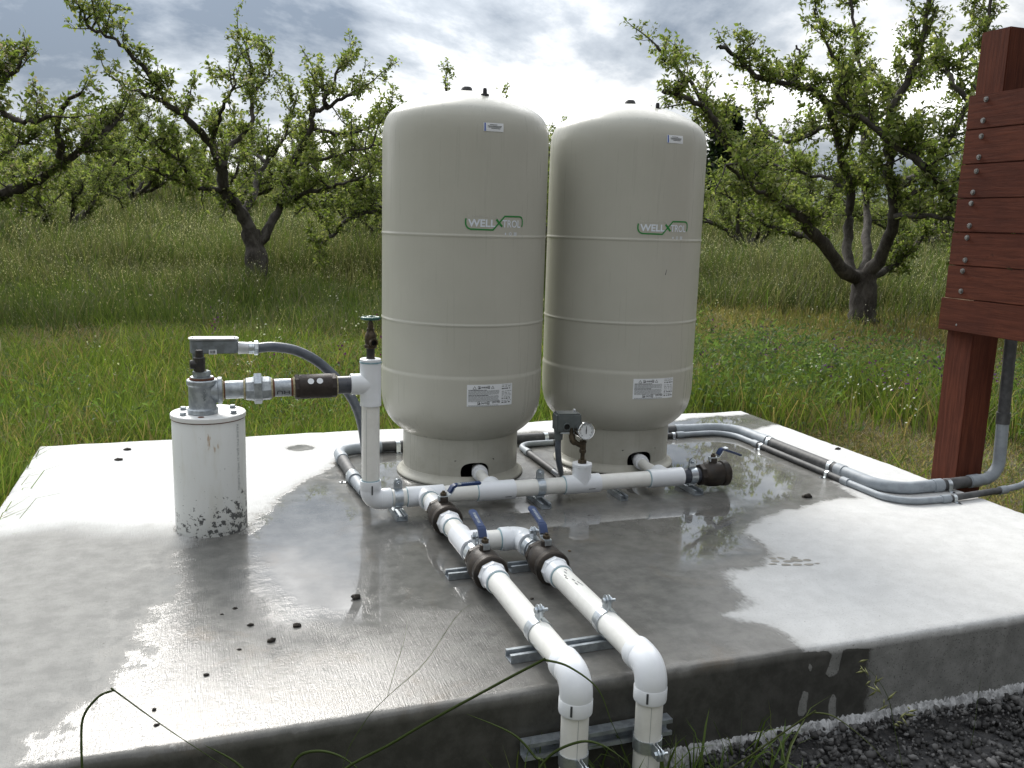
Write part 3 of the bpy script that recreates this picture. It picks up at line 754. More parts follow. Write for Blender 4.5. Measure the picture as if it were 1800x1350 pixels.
    for (y, h) in ((25, 10), (55, 14), (75, 10), (115, 26), (190, 18), (235, 18), (270, 14), (305, 12), (345, 16), (380, 26), (440, 16), (480, 26)):
        x = 885
        while x < 1130: w = rnd.uniform(25, 80); (d1 if h > 20 else d2).add(rect(*Q(x, y + h), *Q(min(x + w, 1165), y))); x += w + rnd.uniform(9, 40)
    obj('dark_print', (wrap(d1.v, T, R2 + .0011, tl, H0), d1.f), 'print_dark', lb, smooth=False)['kind'] = 'stuff'
    obj('small_print', (wrap(d2.v, T, R2 + .0011, tl, H0), d2.f), 'print_grey', lb, smooth=False)['kind'] = 'stuff'
    # inspection sticker on the shoulder
    ts = -88.5 + dth_top; R3 = .3362
    def shoulder(v2):
        return [(T[0] + (R3 - 3.4 * y * y) * math.cos(rad(ts) + x / R3), T[1] + (R3 - 3.4 * y * y) * math.sin(rad(ts) + x / R3), 1.388 + y) for x, y in v2]
    r_ = Flat()
    for q_ in range(6): r_.add(rect(-.0395, .031 * q_ / 6, .0395, .031 * (q_ + 1) / 6, 10))
    r_ = (r_.v, r_.f)
    st = obj('inspection_sticker', (shoulder(r_[0]), r_[1]), 'sticker_white', t, smooth=False)
    r_ = rect(-.0365, .001, -.031, .030)
    obj('blue_band', ([(p[0] * 1.0 + .0008 * math.cos(rad(ts)), p[1] + .0008 * math.sin(rad(ts)), p[2]) for p in shoulder(r_[0])], r_[1]), 'print_blue', st, smooth=False)
    fl = Flat()
    for yy, a, b_ in ((.0235, -.016, .014), (.0185, -.024, .032), (.0145, -.02, .03), (.010, -.010, .026)): fl.add(rect(a, yy, b_, yy + .0018, 4))
    obj('print', ([(p[0] + .0008 * math.cos(rad(ts)), p[1] + .0008 * math.sin(rad(ts)), p[2]) for p in shoulder(fl.v)], fl.f), 'print_dark', st, smooth=False)['kind'] = 'stuff'
    if seed == 2:
        sc = [(-.004, -.010), (-.001, -.012), (.004, .010), (.003, .012)]
        obj('scratch', (wrap(sc, T, TR + .0008, -84, .875), [(0, 1, 2, 3)]), 'print_dark', t, smooth=False)
    return t
T1, T2 = (.347, 1.835), (1.079, 1.840)
tank(T1, 0, 0, 0, (.018, -.186), -91.5, 'left one of the two beige pressure tanks, close beside the white riser', 1)
tank(T2, -1.3, -1.7, 6.0, (.045, -.165), -87.0, 'right one of the two beige pressure tanks, behind the pressure gauge', 2)
# ------------------------------------------------------------------ plumbing builders
PR, FR, ZP = .0315, .0368, .066
ZU = (0, 0, 1)
def pipe_part(name, p0, p1, r, mat, parent, seg=28, rnd_=0.0015):
    p0, p1 = Vector(p0), Vector(p1); L = (p1 - p0).length
    return obj(name, G().lathe([(0, r - rnd_), (rnd_, r), (L - rnd_, r), (L, r - rnd_)], p0, p1 - p0, seg=seg), mat, parent)
def socket(g, c, d, length, r, lip=.002):
    """a fitting's hub from the centre outwards"""
    g.lathe([(0, r), (length - .010, r * 1.0), (length - .003, r * 1.015), (length, r * 1.005), (length + .0003, r - .006)], c, d, seg=32)
def tee_part(name, c, run, branch, half, bl, parent, r=FR, mat='pvc_fitting', br=None):
    g = G(); socket(g, c, run, half, r); socket(g, c, -Vector(run), half, r); socket(g, c, branch, bl, br or r)
    return obj(name, g, mat, parent, angle=30)
def elbow_part(name, corner, d0, d1, leg, parent, r=FR, rb=.045, mat='pvc_fitting', rbend=None):
    c, d0, d1 = Vector(corner), Vector(d0).normalized(), Vector(d1).normalized()
    path = fillet([c + d0 * leg, c, c + d1 * leg], rb, 14); rr = [r] * len(path)
    g = G().tube([path[0] + d0 * .0004] + path + [path[-1] + d1 * .0004], [r - .006] + rr + [r - .006], seg=32)
    for dd in (d0, d1): g.lathe([(leg - .034, r), (leg - .032, r * 1.03), (leg - .003, r * 1.03), (leg, r * 1.01), (leg + .0003, r - .004)], c, dd, seg=32)
    return obj(name, g, mat, parent, angle=40)
def bead(c, d, parent, r=PR):
    return obj('glue_bead', G().ring(r - .001, r + .0022, .004, c, d, 28), 'glue', parent)
def hexprof(g, c, d, t0, t1, r, seg=6, ch=.002):
    g.lathe([(t0, r - ch), (t0 + ch, r), (t1 - ch, r), (t1, r - ch)], c, d, seg=seg)
def adapter_part(c, d, parent, r=.0365):
    """threaded adapter with a faceted collar; c is its threaded end"""
    g = G(); hexprof(g, c, d, 0, .022, .0415, 8, .003)
    g.lathe([(.018, .036), (.026, .0365), (.058, .0365), (.0595, .0355), (.060, .030)], c, d, seg=32)
    return obj('threaded_adapter', g, 'pvc_fitting', parent, angle=30)

pm = thing('pvc_manifold', (.05, 1.30, 0), 'white PVC header pipe with tees lying in front of the two tanks', 'pipe')
VM = 1.30
def mp_(u, dv=0, z=ZP): return (u, VM + dv, z)
RX = -.140     # riser
# riser
pipe_part('pipe', (RX, VM, .075), (RX, VM, .44), PR, 'pvc_pipe', pm)
elbow_part('elbow', (RX, VM, ZP), (0, 0, 1), (1, 0, 0), .073, pm, rb=.046)
bead((RX, VM, ZP + .0745), ZU, pm)
tee_part('tee', (RX, VM, .489), ZU, (-1, 0, 0), .077, .070, pm)
obj('riser_bushing', G().lathe([(0, .0345), (.003, .037), (.010, .037), (.012, .034), (.012, .018), (.004, .017)], (RX, VM, .5665), ZU, seg=32, caps=False), 'pvc_fitting', pm)
bead((RX, VM, .5655), ZU, pm, .0365)
# header run
for a, b_ in ((-.07, 0.0), (.12, .262), (.40, .618), (.748, .985)): pipe_part('pipe', mp_(a), mp_(b_), PR, 'pvc_pipe', pm)
TA, TG, TB, TC = .3315, .683, 1.050, .0605
tee_part('tee', mp_(TC), (1, 0, 0), (0, -1, 0), .0685, .060, pm)
tee_part('tee', mp_(TA), (1, 0, 0), (0, 1, 0), .0725, .062, pm)
tee_part('tee', mp_(TG), (1, 0, 0), ZU, .0735, .073, pm)
tee_part('tee', mp_(TB), (1, 0, 0), (0, 1, 0), .0745, .062, pm)
for u_ in (-.0665, -.0085, TA - .0735, TG - .0745, TB - .0755): bead(mp_(u_), (1, 0, 0), pm)
hx = G(); hexprof(hx, mp_(TG), ZU, .070, .084, .041, 8, .002)
obj('gauge_bushing', hx, 'pvc_fitting', pm, angle=30)
bead(mp_(TG, 0, ZP + .0745), ZU, pm, .0355)
# feeds into the tank openings
for u_ in (TA, TB):
    ux = .368 if u_ == TA else 1.102
    p0, p1, p2 = Vector(mp_(u_, .058)), Vector(mp_((u_ * 2 + ux) / 3, .20, .058)), Vector((ux, 1.66, .052))
    obj('reducer', G().lathe([(0, .030), (.006, .031), (.020, .0235), (.022, .021)], mp_(u_, .060), (0, 1, 0), seg=28), 'pvc_fitting', pm)
    obj('feed_pipe', G().tube([p0, p1, p2], .0212, seg=24), 'pvc_pipe', pm)
    d = (p2 - p1).normalized(); c = p1 + d * .045
    obj('coupling', G().lathe([(0, .0225), (.001, .0295), (.020, .0300), (.024, .0325), (.034, .0325), (.038, .0300), (.056, .0300), (.058, .024)], c, d, seg=28), 'pvc_fitting', pm)
# stub to the end valve
pipe_part('stub', mp_(1.115), mp_(1.232), .0305, 'black_pvc', pm)
# branch A
UA, UB = .066, .253
def pa(v_, z=ZP): return (UA, v_, z)
def pb(v_, z=ZP): return (UB, v_, z)
DN = (0, -1, 0)
pipe_part('pipe', pa(1.245), pa(1.125), PR, 'pvc_pipe', pm); bead(pa(1.2385), DN, pm)
obj('threaded_adapter', G().lathe([(0, .034), (.003, .0365), (.050, .0365), (.054, .040), (.064, .040), (.066, .034)], pa(1.195), DN, seg=32), 'pvc_fitting', pm)
adapter_part(pa(1.000), DN, pm)
pipe_part('pipe', pa(.945), pa(.86), PR, 'pvc_pipe', pm); bead(pa(.939), DN, pm)
tee_part('tee', pa(.797), (0, 1, 0), (1, 0, 0), .073, .068, pm)
pipe_part('stub', pa(.728), pa(.660), .0305, 'galvanized', pm)
adapter_part(pa(.532), DN, pm); bead(pa(.471), DN, pm)
pipe_part('pipe', pa(.478), pa(-.02), PR, 'pvc_pipe', pm)
ZA = ZP
elbow_part('elbow', pa(-.082), (0, 1, 0), (0, 0, -1), .080, pm, rb=.055, r=.0375)
pipe_part('pipe', pa(-.082, .0), pa(-.082, -.40), PR, 'pvc_pipe', pm)
# branch B
pipe_part('pipe', (.13, .797, ZP), (.19, .797, ZP), PR, 'pvc_pipe', pm)
elbow_part('elbow', (UB, .797, ZP), (-1, 0, 0), DN, .073, pm, rb=.048); bead((UB - .0745, .797, ZP), (1, 0, 0), pm)
pipe_part('stub', pb(.726), pb(.645), .0305, 'galvanized', pm)
adapter_part(pb(.520), DN, pm); bead(pb(.459), DN, pm)
pipe_part('pipe', pb(.466), pb(-.02), PR, 'pvc_pipe', pm)
elbow_part('elbow', pb(-.082), (0, 1, 0), (0, 0, -1), .080, pm, rb=.055, r=.0375)
pipe_part('pipe', pb(-.082, .0), pb(-.082, -.40), PR, 'pvc_pipe', pm)
# print lines along the pipes
for (cx_, cy_, z0_, z1_, an) in ((UA, -.082, -.40, -.02, -100), (UB, -.082, -.40, -.02, -110), (RX, VM, .145, .40, -128)):
    px_, py_ = cx_ + (PR + .0005) * math.cos(rad(an)), cy_ + (PR + .0005) * math.sin(rad(an)); tx_, ty_ = -math.sin(rad(an)) * .0005, math.cos(rad(an)) * .0005
    obj('print_line', ([(px_ - tx_, py_ - ty_, z0_), (px_ + tx_, py_ + ty_, z0_), (px_ + tx_, py_ + ty_, z1_), (px_ - tx_, py_ - ty_, z1_)], [(0, 1, 2, 3)]), 'print_grey', pm, smooth=False)
# small factory marks on the fittings
def on_pipe(v2, r): return [(x, VM - math.sqrt(max(r * r - (z - ZP) ** 2, 0)) - .0006, z) for x, z in v2]
for (x0, x1, z) in ((.700, .728, .052), (.36, .385, .046)): mk = Flat().add(([(x0, z), (x1, z), (x1, z + .0025), (x0, z + .0025)], [(0, 1, 2, 3)])); obj('factory_mark', (on_pipe(mk.v, FR * 1.01), mk.f), 'print_dark', pm, smooth=False)
obj('factory_mark', ([(RX - .004, VM - .0395, .095), (RX + .001, VM - .0395, .095), (RX + .001, VM - .0395, .128), (RX - .004, VM - .0395, .128)], [(0, 1, 2, 3)]), 'print_dark', pm, smooth=False)
for (u_, tp) in ((UA, pa), (UB, pb)):
    obj('factory_mark', ([(u_ - .026, -.082 - .0300, -.008), (u_ - .022, -.082 - .0330, -.008), (u_ - .022, -.082 - .0330, .018), (u_ - .026, -.082 - .0300, .018)], [(0, 1, 2, 3)]), 'print_dark', pm, smooth=False)
pn = [(.010, .44), (.003, .425), (-.004, .41), (.004, .37), (.010, .35), (.002, .345), (.013, .335), (-.006, .395)]
fl = Flat()
for dx, v_ in pn: fl.add(([(dx, v_), (dx + .0025, v_), (dx + .004, v_ - .016), (dx + .002, v_ - .016)], [(0, 1, 2, 3)]))
obj('pencil_mark', ([(UB + x - .012, y, ZP + math.sqrt(PR ** 2 - (x - .012) ** 2) + .0006) for x, y in fl.v], fl.f), 'print_dark', pm, smooth=False)

# ------------------------------------------------------------------ ball valves
def ball_valve(c, axis, lever_dir, label, up=(0, 0, 1), tilt=0.0):
    c, axis, ld = Vector(c), Vector(axis).normalized(), Vector(lever_dir).normalized()
    t = thing('ball_valve', (c.x, c.y, 0), label, 'valve', 'bronze ball valves with blue levers')
    g = G()
    hexprof(g, c, axis, -.064, -.042, .0445, 8, .003)
    g.lathe([(-.044, .041), (-.034, .0455), (-.016, .0510), (.006, .0520), (.024, .0505), (.034, .0475), (.040, .0465)], c, axis, seg=32)
    g.lathe([(.036, .0470), (.040, .0515), (.046, .0525), (.062, .0525), (.066, .0490), (.066, .036)], c, axis, seg=32)
    body = obj('body', g, 'bronze_dark', t, angle=32)
    obj('sealant', G().ring(.034, .0385, .006, c + axis * .0675, axis, 24), 'thread_sealant', t)
    uz = Vector(up)
    g = G().lathe([(.040, .0175), (.058, .0165), (.066, .0150), (.068, .011), (.078, .010)], c, uz, seg=20)
    obj('stem_boss', g, 'bronze_dark', t)
    g = G(); hexprof(g, c, uz, .0725, .0825, .0115, 6, .0015); g.lathe([(.080, .0055), (.088, .0050), (.088, 0)], c, uz, seg=12)
    obj('stem_nut', g, 'brass_old', t, angle=25)
    s0 = c + uz * .0705
    lv = obj('lever', G().strip([(-.016, 0), (.012, 0), (.020, .001), (.030, .012), (.040, .030), (.046, .036), (.060, .038)], .003, s0, ld, uz, .022), 'zinc_bright', t, angle=30)
    obj('lever_skirt', G().box(s0 - ld * .016 - uz * .008, (.003, .020, .016), ld, uz), 'zinc_bright', lv)
    outl = []
    L = .098; w = .0125
    for k in range(9): a = -math.pi / 2 + math.pi * k / 8; outl.append((L - w + w * math.cos(a), w * math.sin(a)))
    outl += [(0, w * .9), (0, -w * .9)]
    side = uz.cross(ld)
    gdir = (ld + uz * tilt).normalized()
    gr_ = obj('grip', G().prism(outl, s0 + ld * .038 + uz * .034, gdir, side, .0085), 'blue_vinyl', lv, bevel=.002)
    kn = G().strip([(-.018, -.024), (-.006, -.004), (.004, .000)], .009, s0 + ld * .038 + uz * .034, ld, uz, .024)
    obj('grip_sleeve', kn, 'blue_vinyl', lv, angle=50)
    fl = Flat(); x = .018
    rn = random.Random(int(c.x * 1000))
    while x < .078:
        w2 = rn.uniform(.002, .006); fl.add(([(x, -.004), (x + w2, -.004), (x + w2, .004), (x, .004)], [(0, 1, 2, 3)])); x += w2 + rn.uniform(.0015, .004)
    upn = gdir.cross(side)
    if upn.z < 0: upn = -upn
    o_ = s0 + ld * .038 + uz * .034 + upn * .0047
    obj('embossing', ([tuple(o_ + gdir * a + side * b_) for a, b_ in fl.v], fl.f), 'conduit_light', lv, smooth=False)
    return t
ball_valve(pa(1.066), DN, (1, 0.06, 0), 'bronze ball valve nearest the header, blue lever turned across the pipe')
ball_valve(pa(.598), DN, (-.02, 1, 0), 'bronze ball valve on the left branch, blue lever pointing to the tanks', tilt=.25)
ball_valve(pb(.585), DN, (-.02, 1, 0), 'bronze ball valve on the right branch after the white elbow', tilt=.25)
ball_valve(mp_(1.268), (1, 0, 0), (1, -.05, 0), 'bronze end valve closing the right end of the header', tilt=-.35)

# ------------------------------------------------------------------ strut channels and clamps
SG = 'steel strut channels under the pipes'
def strut(p0, p1, open_dir, label, w=.041, h=.021):
    p0, p1, up = Vector(p0), Vector(p1), Vector(open_dir).normalized(); ax = (p1 - p0); L = ax.length; ax.normalize(); side = ax.cross(up)
    t_ = .0025; lp = .010
    prof = [(-w / 2, 0), (w / 2, 0), (w / 2, h), (w / 2 - lp, h), (w / 2 - lp, h - .006), (w / 2 - lp + t_, h - .006), (w / 2 - lp + t_, h - t_), (w / 2 - t_, h - t_), (w / 2 - t_, t_),
            (-w / 2 + t_, t_), (-w / 2 + t_, h - t_), (-w / 2 + lp - t_, h - t_), (-w / 2 + lp - t_, h - .006), (-w / 2 + lp, h - .006), (-w / 2 + lp, h), (-w / 2, h)]
    g = G(); n = len(prof); vs_ = []
    for q_ in (p0, p1): vs_ += [q_ + side * a + up * b_ for a, b_ in prof]
    fs = [(i, (i + 1) % n, n + (i + 1) % n, n + i) for i in range(n)]
    ends = [(0, 1, 8, 9), (1, 2, 7, 8), (2, 3, 6, 7), (3, 4, 5, 6), (9, 10, 15, 0), (10, 11, 14, 15), (11, 12, 13, 14)]
    fs += ends + [tuple(n + i for i in e_) for e_ in ends]
    g.add(vs_, fs)
    o = obj('strut_channel', g, 'galvanized', None, angle=20, loc=tuple(p0))
    tag(o, label, 'strut', SG)
    return o
def clamp(c, axis, up, label, r=PR, foot=.045, w=.030):
    c, ax, up = Vector(c), Vector(axis).normalized(), Vector(up).normalized(); side = ax.cross(up)
    t = thing('pipe_clamp', tuple(c - up * foot), label, 'clamp', 'zinc pipe clamps holding the white pipes')
    th = .0022; R0, R1 = r + .0006, r + .0006 + th
    for s in (-1, 1):
        g = G(); path = []
        for k in range(15):
            a = math.pi / 2 - .10 - (math.pi - .38) * k / 14
            path.append((math.cos(a) * (R0 + th / 2) * s, math.sin(a) * (R0 + th / 2)))
        path = [(s * .004, R1 + .024), (s * .004, R1 + .006), (s * .0055, R1 + .001)] + path + [(s * .0095, -R1 - .004), (s * .0095, -foot + .006)]
        g.strip(path, th, c, side, up, w)
        g.lathe([(-th / 2, w / 2), (th / 2, w / 2)], c + up * (R1 + .022) + side * s * .004, side, seg=24)
        obj('strap_half', g, 'zinc_bright', t, angle=30)
    bc = c + up * (R1 + .022)
    g = G(); hexprof(g, bc, side, -.0125, -.0055, .0085, 6, .001); g.lathe([(-.006, .004), (.022, .0038)], bc, side, seg=10)
    obj('bolt', g, 'zinc_bright', t, angle=25)
    g = G(); hexprof(g, bc, side, .0055, .0125, .0090, 6, .001)
    obj('nut', g, 'zinc_bright', t, angle=25)
    return t
strut((-.041, 1.225, .001), (-.041, 1.39, .001), ZU, 'short steel strut channel under the header next to the riser elbow')
strut((.510, 1.225, .001), (.510, 1.39, .001), ZU, 'short steel strut channel under the middle of the header')
strut((1.172, 1.235, .001), (1.172, 1.39, .001), ZU, 'short steel strut channel under the header beside the end valve')
strut((.845, 1.245, .001), (.845, 1.37, .001), ZU, 'short steel strut channel half hidden below the header right of the gauge', w=.032)
strut((-.022, .690, .001), (.150, .690, .001), ZU, 'short steel strut channel beneath the left branch valve')
strut((.178, .693, .001), (.330, .693, .001), ZU, 'short steel strut channel beneath the right branch valve')
strut((-.012, .155, .001), (.330, .163, .001), ZU, 'long steel strut channel on the slab under both front pipes')
strut((-.035, -.007, -.128), (.345, -.007, -.128), (0, -1, 0), 'long steel strut channel bolted to the front face of the slab', h=.030)
clamp(mp_(-.041), (1, 0, 0), ZU, 'zinc pipe clamp on the header close to the riser elbow')
clamp(mp_(.510), (1, 0, 0), ZU, 'zinc pipe clamp on the middle of the header between the tanks')
clamp(mp_(1.172), (1, 0, 0), ZU, 'zinc pipe clamp on the black stub by the end valve')
clamp(pa(.690), (0, 1, 0), ZU, 'zinc pipe clamp on the left branch just above its valve')
clamp(pb(.693), (0, 1, 0), ZU, 'zinc pipe clamp on the right branch beside the white elbow')
clamp(pa(.156), (0, 1, 0), ZU, 'zinc pipe clamp on the left front pipe near the slab edge')
clamp(pb(.162), (0, 1, 0), ZU, 'zinc pipe clamp on the right front pipe near the slab edge')
clamp(pa(-.082, -.128), (0, 0, 1), (0, -1, 0), 'zinc pipe clamp on the left downpipe below the slab edge', foot=.060)
clamp(pb(-.082, -.122), (0, 0, 1), (0, -1, 0), 'zinc pipe clamp on the right downpipe below the slab edge', foot=.060)

# ------------------------------------------------------------------ well head
CX, CY = -.680, 1.345
wc = thing('well_casing', (CX, CY, 0), 'white painted well casing with chipped paint and bolted lid', 'well casing')
obj('barrel', G().lathe([(-.02, .1165), (.002, .1175), (.384, .1180), (.386, .1165)], (CX, CY, 0), ZU, seg=72), 'casing_paint', wc)
obj('rust_seam', G().ring(.110, .1188, .0025, (CX, CY, .3862), ZU, 64), 'rust', wc)
lid = obj('lid', G().lathe([(.3875, .1195), (.389, .1215), (.401, .1215), (.4035, .1195), (.404, 0)], (CX, CY, 0), ZU, seg=72), 'casing_lid', wc)
for k, a in enumerate((-150, -105, -30, 30, 150, 95)):
    r_ = .092
    bx, by = CX + r_ * math.cos(rad(a)), CY + r_ * math.sin(rad(a))
    if k == 1:
        obj('rusty_hole', G().lathe([(0, .010), (.0006, .010)], (bx, by, .4042), ZU, seg=16), 'rust', lid); continue
    g = G().lathe([(0, .0125), (.002, .0125)], (bx, by, .404), ZU, seg=20); hexprof(g, (bx, by, .406), ZU, 0, .008, .0098, 6, .001)
    obj('bolt', g, 'galvanized', lid, angle=25)
# printed run of text down the barrel
tv, tf_ = fit(text_mesh('RELINE PVC SDR 21 WELL CASING', 1), 0, 0, .225, .0095)
th0 = rad(-43); Rb = .1184
obj('stencil_print', ([(CX + Rb * math.cos(th0 + y / Rb), CY + Rb * math.sin(th0 + y / Rb), .372 - x) for x, y in tv], tf_), 'print_grey', wc, smooth=False)['kind'] = 'stuff'

dp = thing('discharge_pipe', (CX - .012, CY - .01, .404), 'galvanized tee, union and pipe joining the well casing to the riser', 'pipe')
HX, HY, HZ = -.697, 1.325, .478
g = G().lathe([(0, .0475), (.003, .0495), (.015, .0495), (.018, .0460), (.022, .0440), (.092, .0440), (.096, .0465), (.099, .0495), (.111, .0495), (.114, .0470)], (HX, HY, .404), ZU, seg=40)
g.lathe([(0, .034), (.028, .036), (.048, .041), (.050, .0455), (.061, .0455), (.063, .042)], (HX, HY, HZ), (1, 0, 0), seg=36)
tee = obj('tee', g, 'galvanized', dp, angle=32)
tv, tf_ = fit(text_mesh('CHINA', 1, .02), 0, 0, .040, .010)
ta = rad(-88); rt_ = .0447
obj('raised_lettering', ([(HX + rt_ * math.cos(ta + y / rt_), HY + rt_ * math.sin(ta + y / rt_), .492 - x) for x, y in tv], tf_), 'cast_grey', tee, smooth=False)
DY = 1.325
def dpx(u_): return (u_, DY + (VM - DY) * (u_ - HX) / (RX - HX), HZ + (.489 - HZ) * (u_ - HX) / (RX - HX))
DD = (Vector(dpx(-.2)) - Vector(dpx(-.6))).normalized()
def seal(u_, r=.0305): obj('sealant', G().lathe([(-.004, r), (-.002, r + .005), (.002, r + .0045), (.004, r)], dpx(u_), DD, seg=24), 'thread_sealant', dp)
pipe_part('rusty_thread', dpx(-.636), dpx(-.622), .0295, 'rust', dp); seal(-.6325)
pipe_part('nipple', dpx(-.625), dpx(-.563), .0302, 'galvanized', dp); seal(-.562)
g = G(); g.lathe([(0, .034), (.004, .038), (.022, .040), (.030, .044)], dpx(-.560), DD, seg=8); hexprof(g, dpx(-.532), DD, 0, .026, .0530, 6, .003)
g.lathe([(.026, .043), (.030, .0405), (.050, .0400), (.056, .037)], dpx(-.532), DD, seg=8)
obj('union', g, 'galvanized', dp, angle=22)
seal(-.474); pipe_part('rusty_thread', dpx(-.472), dpx(-.464), .0300, 'rust', dp)
np_ = pipe_part('nipple', dpx(-.466), dpx(-.408), .0302, 'galvanized', dp)
tv, tf_ = fit(text_mesh('HU', 1, .01), -.460, 0, -.417, .012)
obj('stamp', ([(-x - .877, dpx(-.44)[1] - .0310 + .0, HZ + .004 - .010 - y + .006) for x, y in tv], tf_), 'print_dark', np_, smooth=False)
pipe_part('rusty_thread', dpx(-.412), dpx(-.402), .0306, 'rust', dp); seal(-.400)
g = G(); hexprof(g, dpx(-.398), DD, 0, .016, .0435, 8, .003); g.lathe([(.014, .0405), (.020, .0420), (.118, .0420), (.126, .0405)], dpx(-.398), DD, seg=36); hexprof(g, dpx(-.398), DD, .122, .140, .0425, 8, .003)
cv = obj('check_valve', g, 'check_valve', dp, angle=30)
for u_ in (-.348, -.318):
    o_ = Vector(dpx(u_)); nrm = Vector((0, -.82, .57)).normalized()
    obj('paint_dot', G().lathe([(.0410, .0105), (.0424, .0105)], o_, nrm, seg=20), 'sticker_white', cv)
seal(-.2575); pipe_part('dark_nipple', dpx(-.258), dpx(-.195), .0305, 'black_pvc', dp)
# plug, dark relief fitting on top of the tee
g = G().lathe([(0, .036), (.001, .040), (.006, .040), (.007, .036)], (HX, HY, .5175), ZU, seg=28); obj('rusty_gasket', g, 'rust', dp)
g = G().lathe([(0, .0365), (.003, .0365)], (HX, HY, .5245), ZU, seg=28); hexprof(g, (HX, HY, .5275), ZU, 0, .019, .0285, 6, .002)
obj('plug', g, 'galvanized', dp, angle=25)
obj('sealant', G().ring(.014, .0195, .005, (HX - .004, HY - .004, .5475), ZU, 20), 'thread_sealant', dp)
rx_, ry_ = HX - .006, HY - .012
g = G(); hexprof(g, (rx_, ry_, .546), ZU, 0, .048, .0185, 8, .002); g.lathe([(0, .0150), (.028, .0150), (.030, .012)], (rx_, ry_, .570), (-1, -.1, 0), seg=16); g.lathe([(.046, .0125), (.070, .0120), (.072, .010)], (rx_, ry_, .546), ZU, seg=16)
obj('relief_fitting', g, 'black_iron', dp, angle=25)

# conduit body above the well
lb = thing('junction_box', (-.70, 1.395, .40), 'grey cast junction box with barcode sticker above the well casing', 'junction box')
LZ = .613; LY = 1.385
def stad(x0, x1, hw, n=8):
    p = []
    for k in range(n + 1): a = math.pi / 2 + math.pi * k / n; p.append((x0 + hw * .55 * math.cos(a), hw * math.sin(a)))
    for k in range(n + 1): a = -math.pi / 2 + math.pi * k / n; p.append((x1 + hw * .55 * math.cos(a), hw * math.sin(a)))
    return p
obj('body', G().prism(stad(-.715, -.592, .030), (0, LY, LZ), (1, 0, -.01), (0, 1, 0), .044), 'cast_grey', lb, bevel=.003)
cov = obj('cover', G().prism(stad(-.718, -.592, .0325), (0, LY, LZ + .0265), (1, 0, -.01), (0, 1, 0), .006), 'lid_light', lb, bevel=.0015)
for x in (-.722, -.588): obj('screw', G().lathe([(0, .004), (.003, .0035), (.0035, 0)], (x, LY - .012, LZ + .0295 - .01 * (x)), ZU, seg=10), 'screw_steel', cov)
obj('hub', G().lathe([(0, .017), (.05, .0185), (.065, .0185)], (-.706, LY, .535), ZU, seg=24), 'cast_grey', lb)
pipe_part('nipple', (-.706, LY, .405), (-.706, LY, .545), .0135, 'galvanized', lb)
obj('side_hub', G().lathe([(0, .021), (.012, .0205), (.034, .0195), (.036, .017)], (-.578, LY, LZ - .001), (1, 0, -.02), seg=24), 'lid_light', lb)
st = obj('barcode_sticker', ([(-.672, LY - .0306, .596), (-.647, LY - .0306, .596), (-.647, LY - .0306, .612), (-.672, LY - .0306, .612)], [(0, 1, 2, 3)]), 'sticker_white', lb, smooth=False)
fl = Flat(); x = -.668; rn = random.Random(5)
while x < -.652: w_ = rn.uniform(.0006, .0018); fl.add(([(x, .599), (x + w_, .599), (x + w_, .609), (x, .609)], [(0, 1, 2, 3)])); x += w_ + rn.uniform(.0006, .0014)
obj('barcode', ([(a, LY - .0312, b_) for a, b_ in fl.v], fl.f), 'print_dark', st, smooth=False)
g = G().lathe([(0, .0205), (.012, .0205), (.013, .0195), (.020, .0195)], (-.543, LY, LZ - .002), (1, 0, -.02), seg=24); hexprof(g, (-.525, LY, LZ - .002), (1, 0, -.02), 0, .014, .0255, 8, .002)
obj('connector', g, 'zinc_bright', lb, angle=25)

fc = obj('flexible_conduit', G().tube(smooth_path([(-.512, LY, .610), (-.46, LY, .613), (-.383, 1.393, .597), (-.306, 1.40, .553), (-.226, 1.41, .472), (-.176, 1.42, .395), (-.148, 1.43, .31), (-.132, 1.44, .20), (-.124, 1.455, .10), (-.122, 1.49, .045), (-.124, 1.56, .026)], 8), .0172, seg=20), 'flex_conduit', None, loc=(-.124, 1.56, 0))
tag(fc, 'dark grey flexible conduit arching from the junction box down behind the riser', 'conduit')

# hose valve with green hand wheel on top of the riser
hv = thing('gate_valve', (RX, VM, .575), 'small brass valve with green hand wheel on top of the riser', 'valve')
pipe_part('nipple', (RX, VM, .572), (RX, VM, .618), .0145, 'black_iron', hv, 20)
g = G(); hexprof(g, (RX, VM, .614), ZU, 0, .014, .0215, 6, .002); g.lathe([(.012, .0165), (.020, .0195), (.044, .0200), (.052, .0170), (.060, .0125), (.064, .0115)], (RX, VM, .614), ZU, seg=24)
hexprof(g, (RX, VM, .672), ZU, 0, .012, .0135, 6, .001); g.lathe([(.010, .0105), (.030, .0085), (.036, .005)], (RX, VM, .674), ZU, seg=16)
bd = obj('body', g, 'brass_old', hv, angle=30)
od = Vector((.25, -1, -.15)).normalized()
obj('outlet', G().lathe([(.010, .0135), (.026, .0145), (.030, .0145), (.030, .0105), (.014, .0100)], (RX, VM, .640), od, seg=20, caps=False), 'brass_old', bd)
obj('outlet_shade', G().lathe([(.0200, .0101), (.0205, .0101)], (RX, VM, .640), od, seg=16), 'hole_shade', bd)  # black disc painted as the shade inside the outlet
pipe_part('stem', (RX, VM, .705), (RX, VM, .722), .004, 'brass_old', hv, 10, .0005)
g = G(); ring_ = []
for k in range(41):
    a = 2 * math.pi * k / 40; rr = .0285 + .0016 * math.cos(a * 8); ring_.append((RX + rr * math.cos(a), VM + rr * math.sin(a), .719))
g.tube(ring_, .0055, seg=10, caps=False)
for k in range(4): a = rad(20) + k * math.pi / 2; g.tube([(RX, VM, .719), (RX + .027 * math.cos(a), VM + .027 * math.sin(a), .719)], .0042, seg=8)
g.lathe([(.712, .008), (.726, .008), (.728, .005)], (RX, VM, 0), ZU, seg=14)
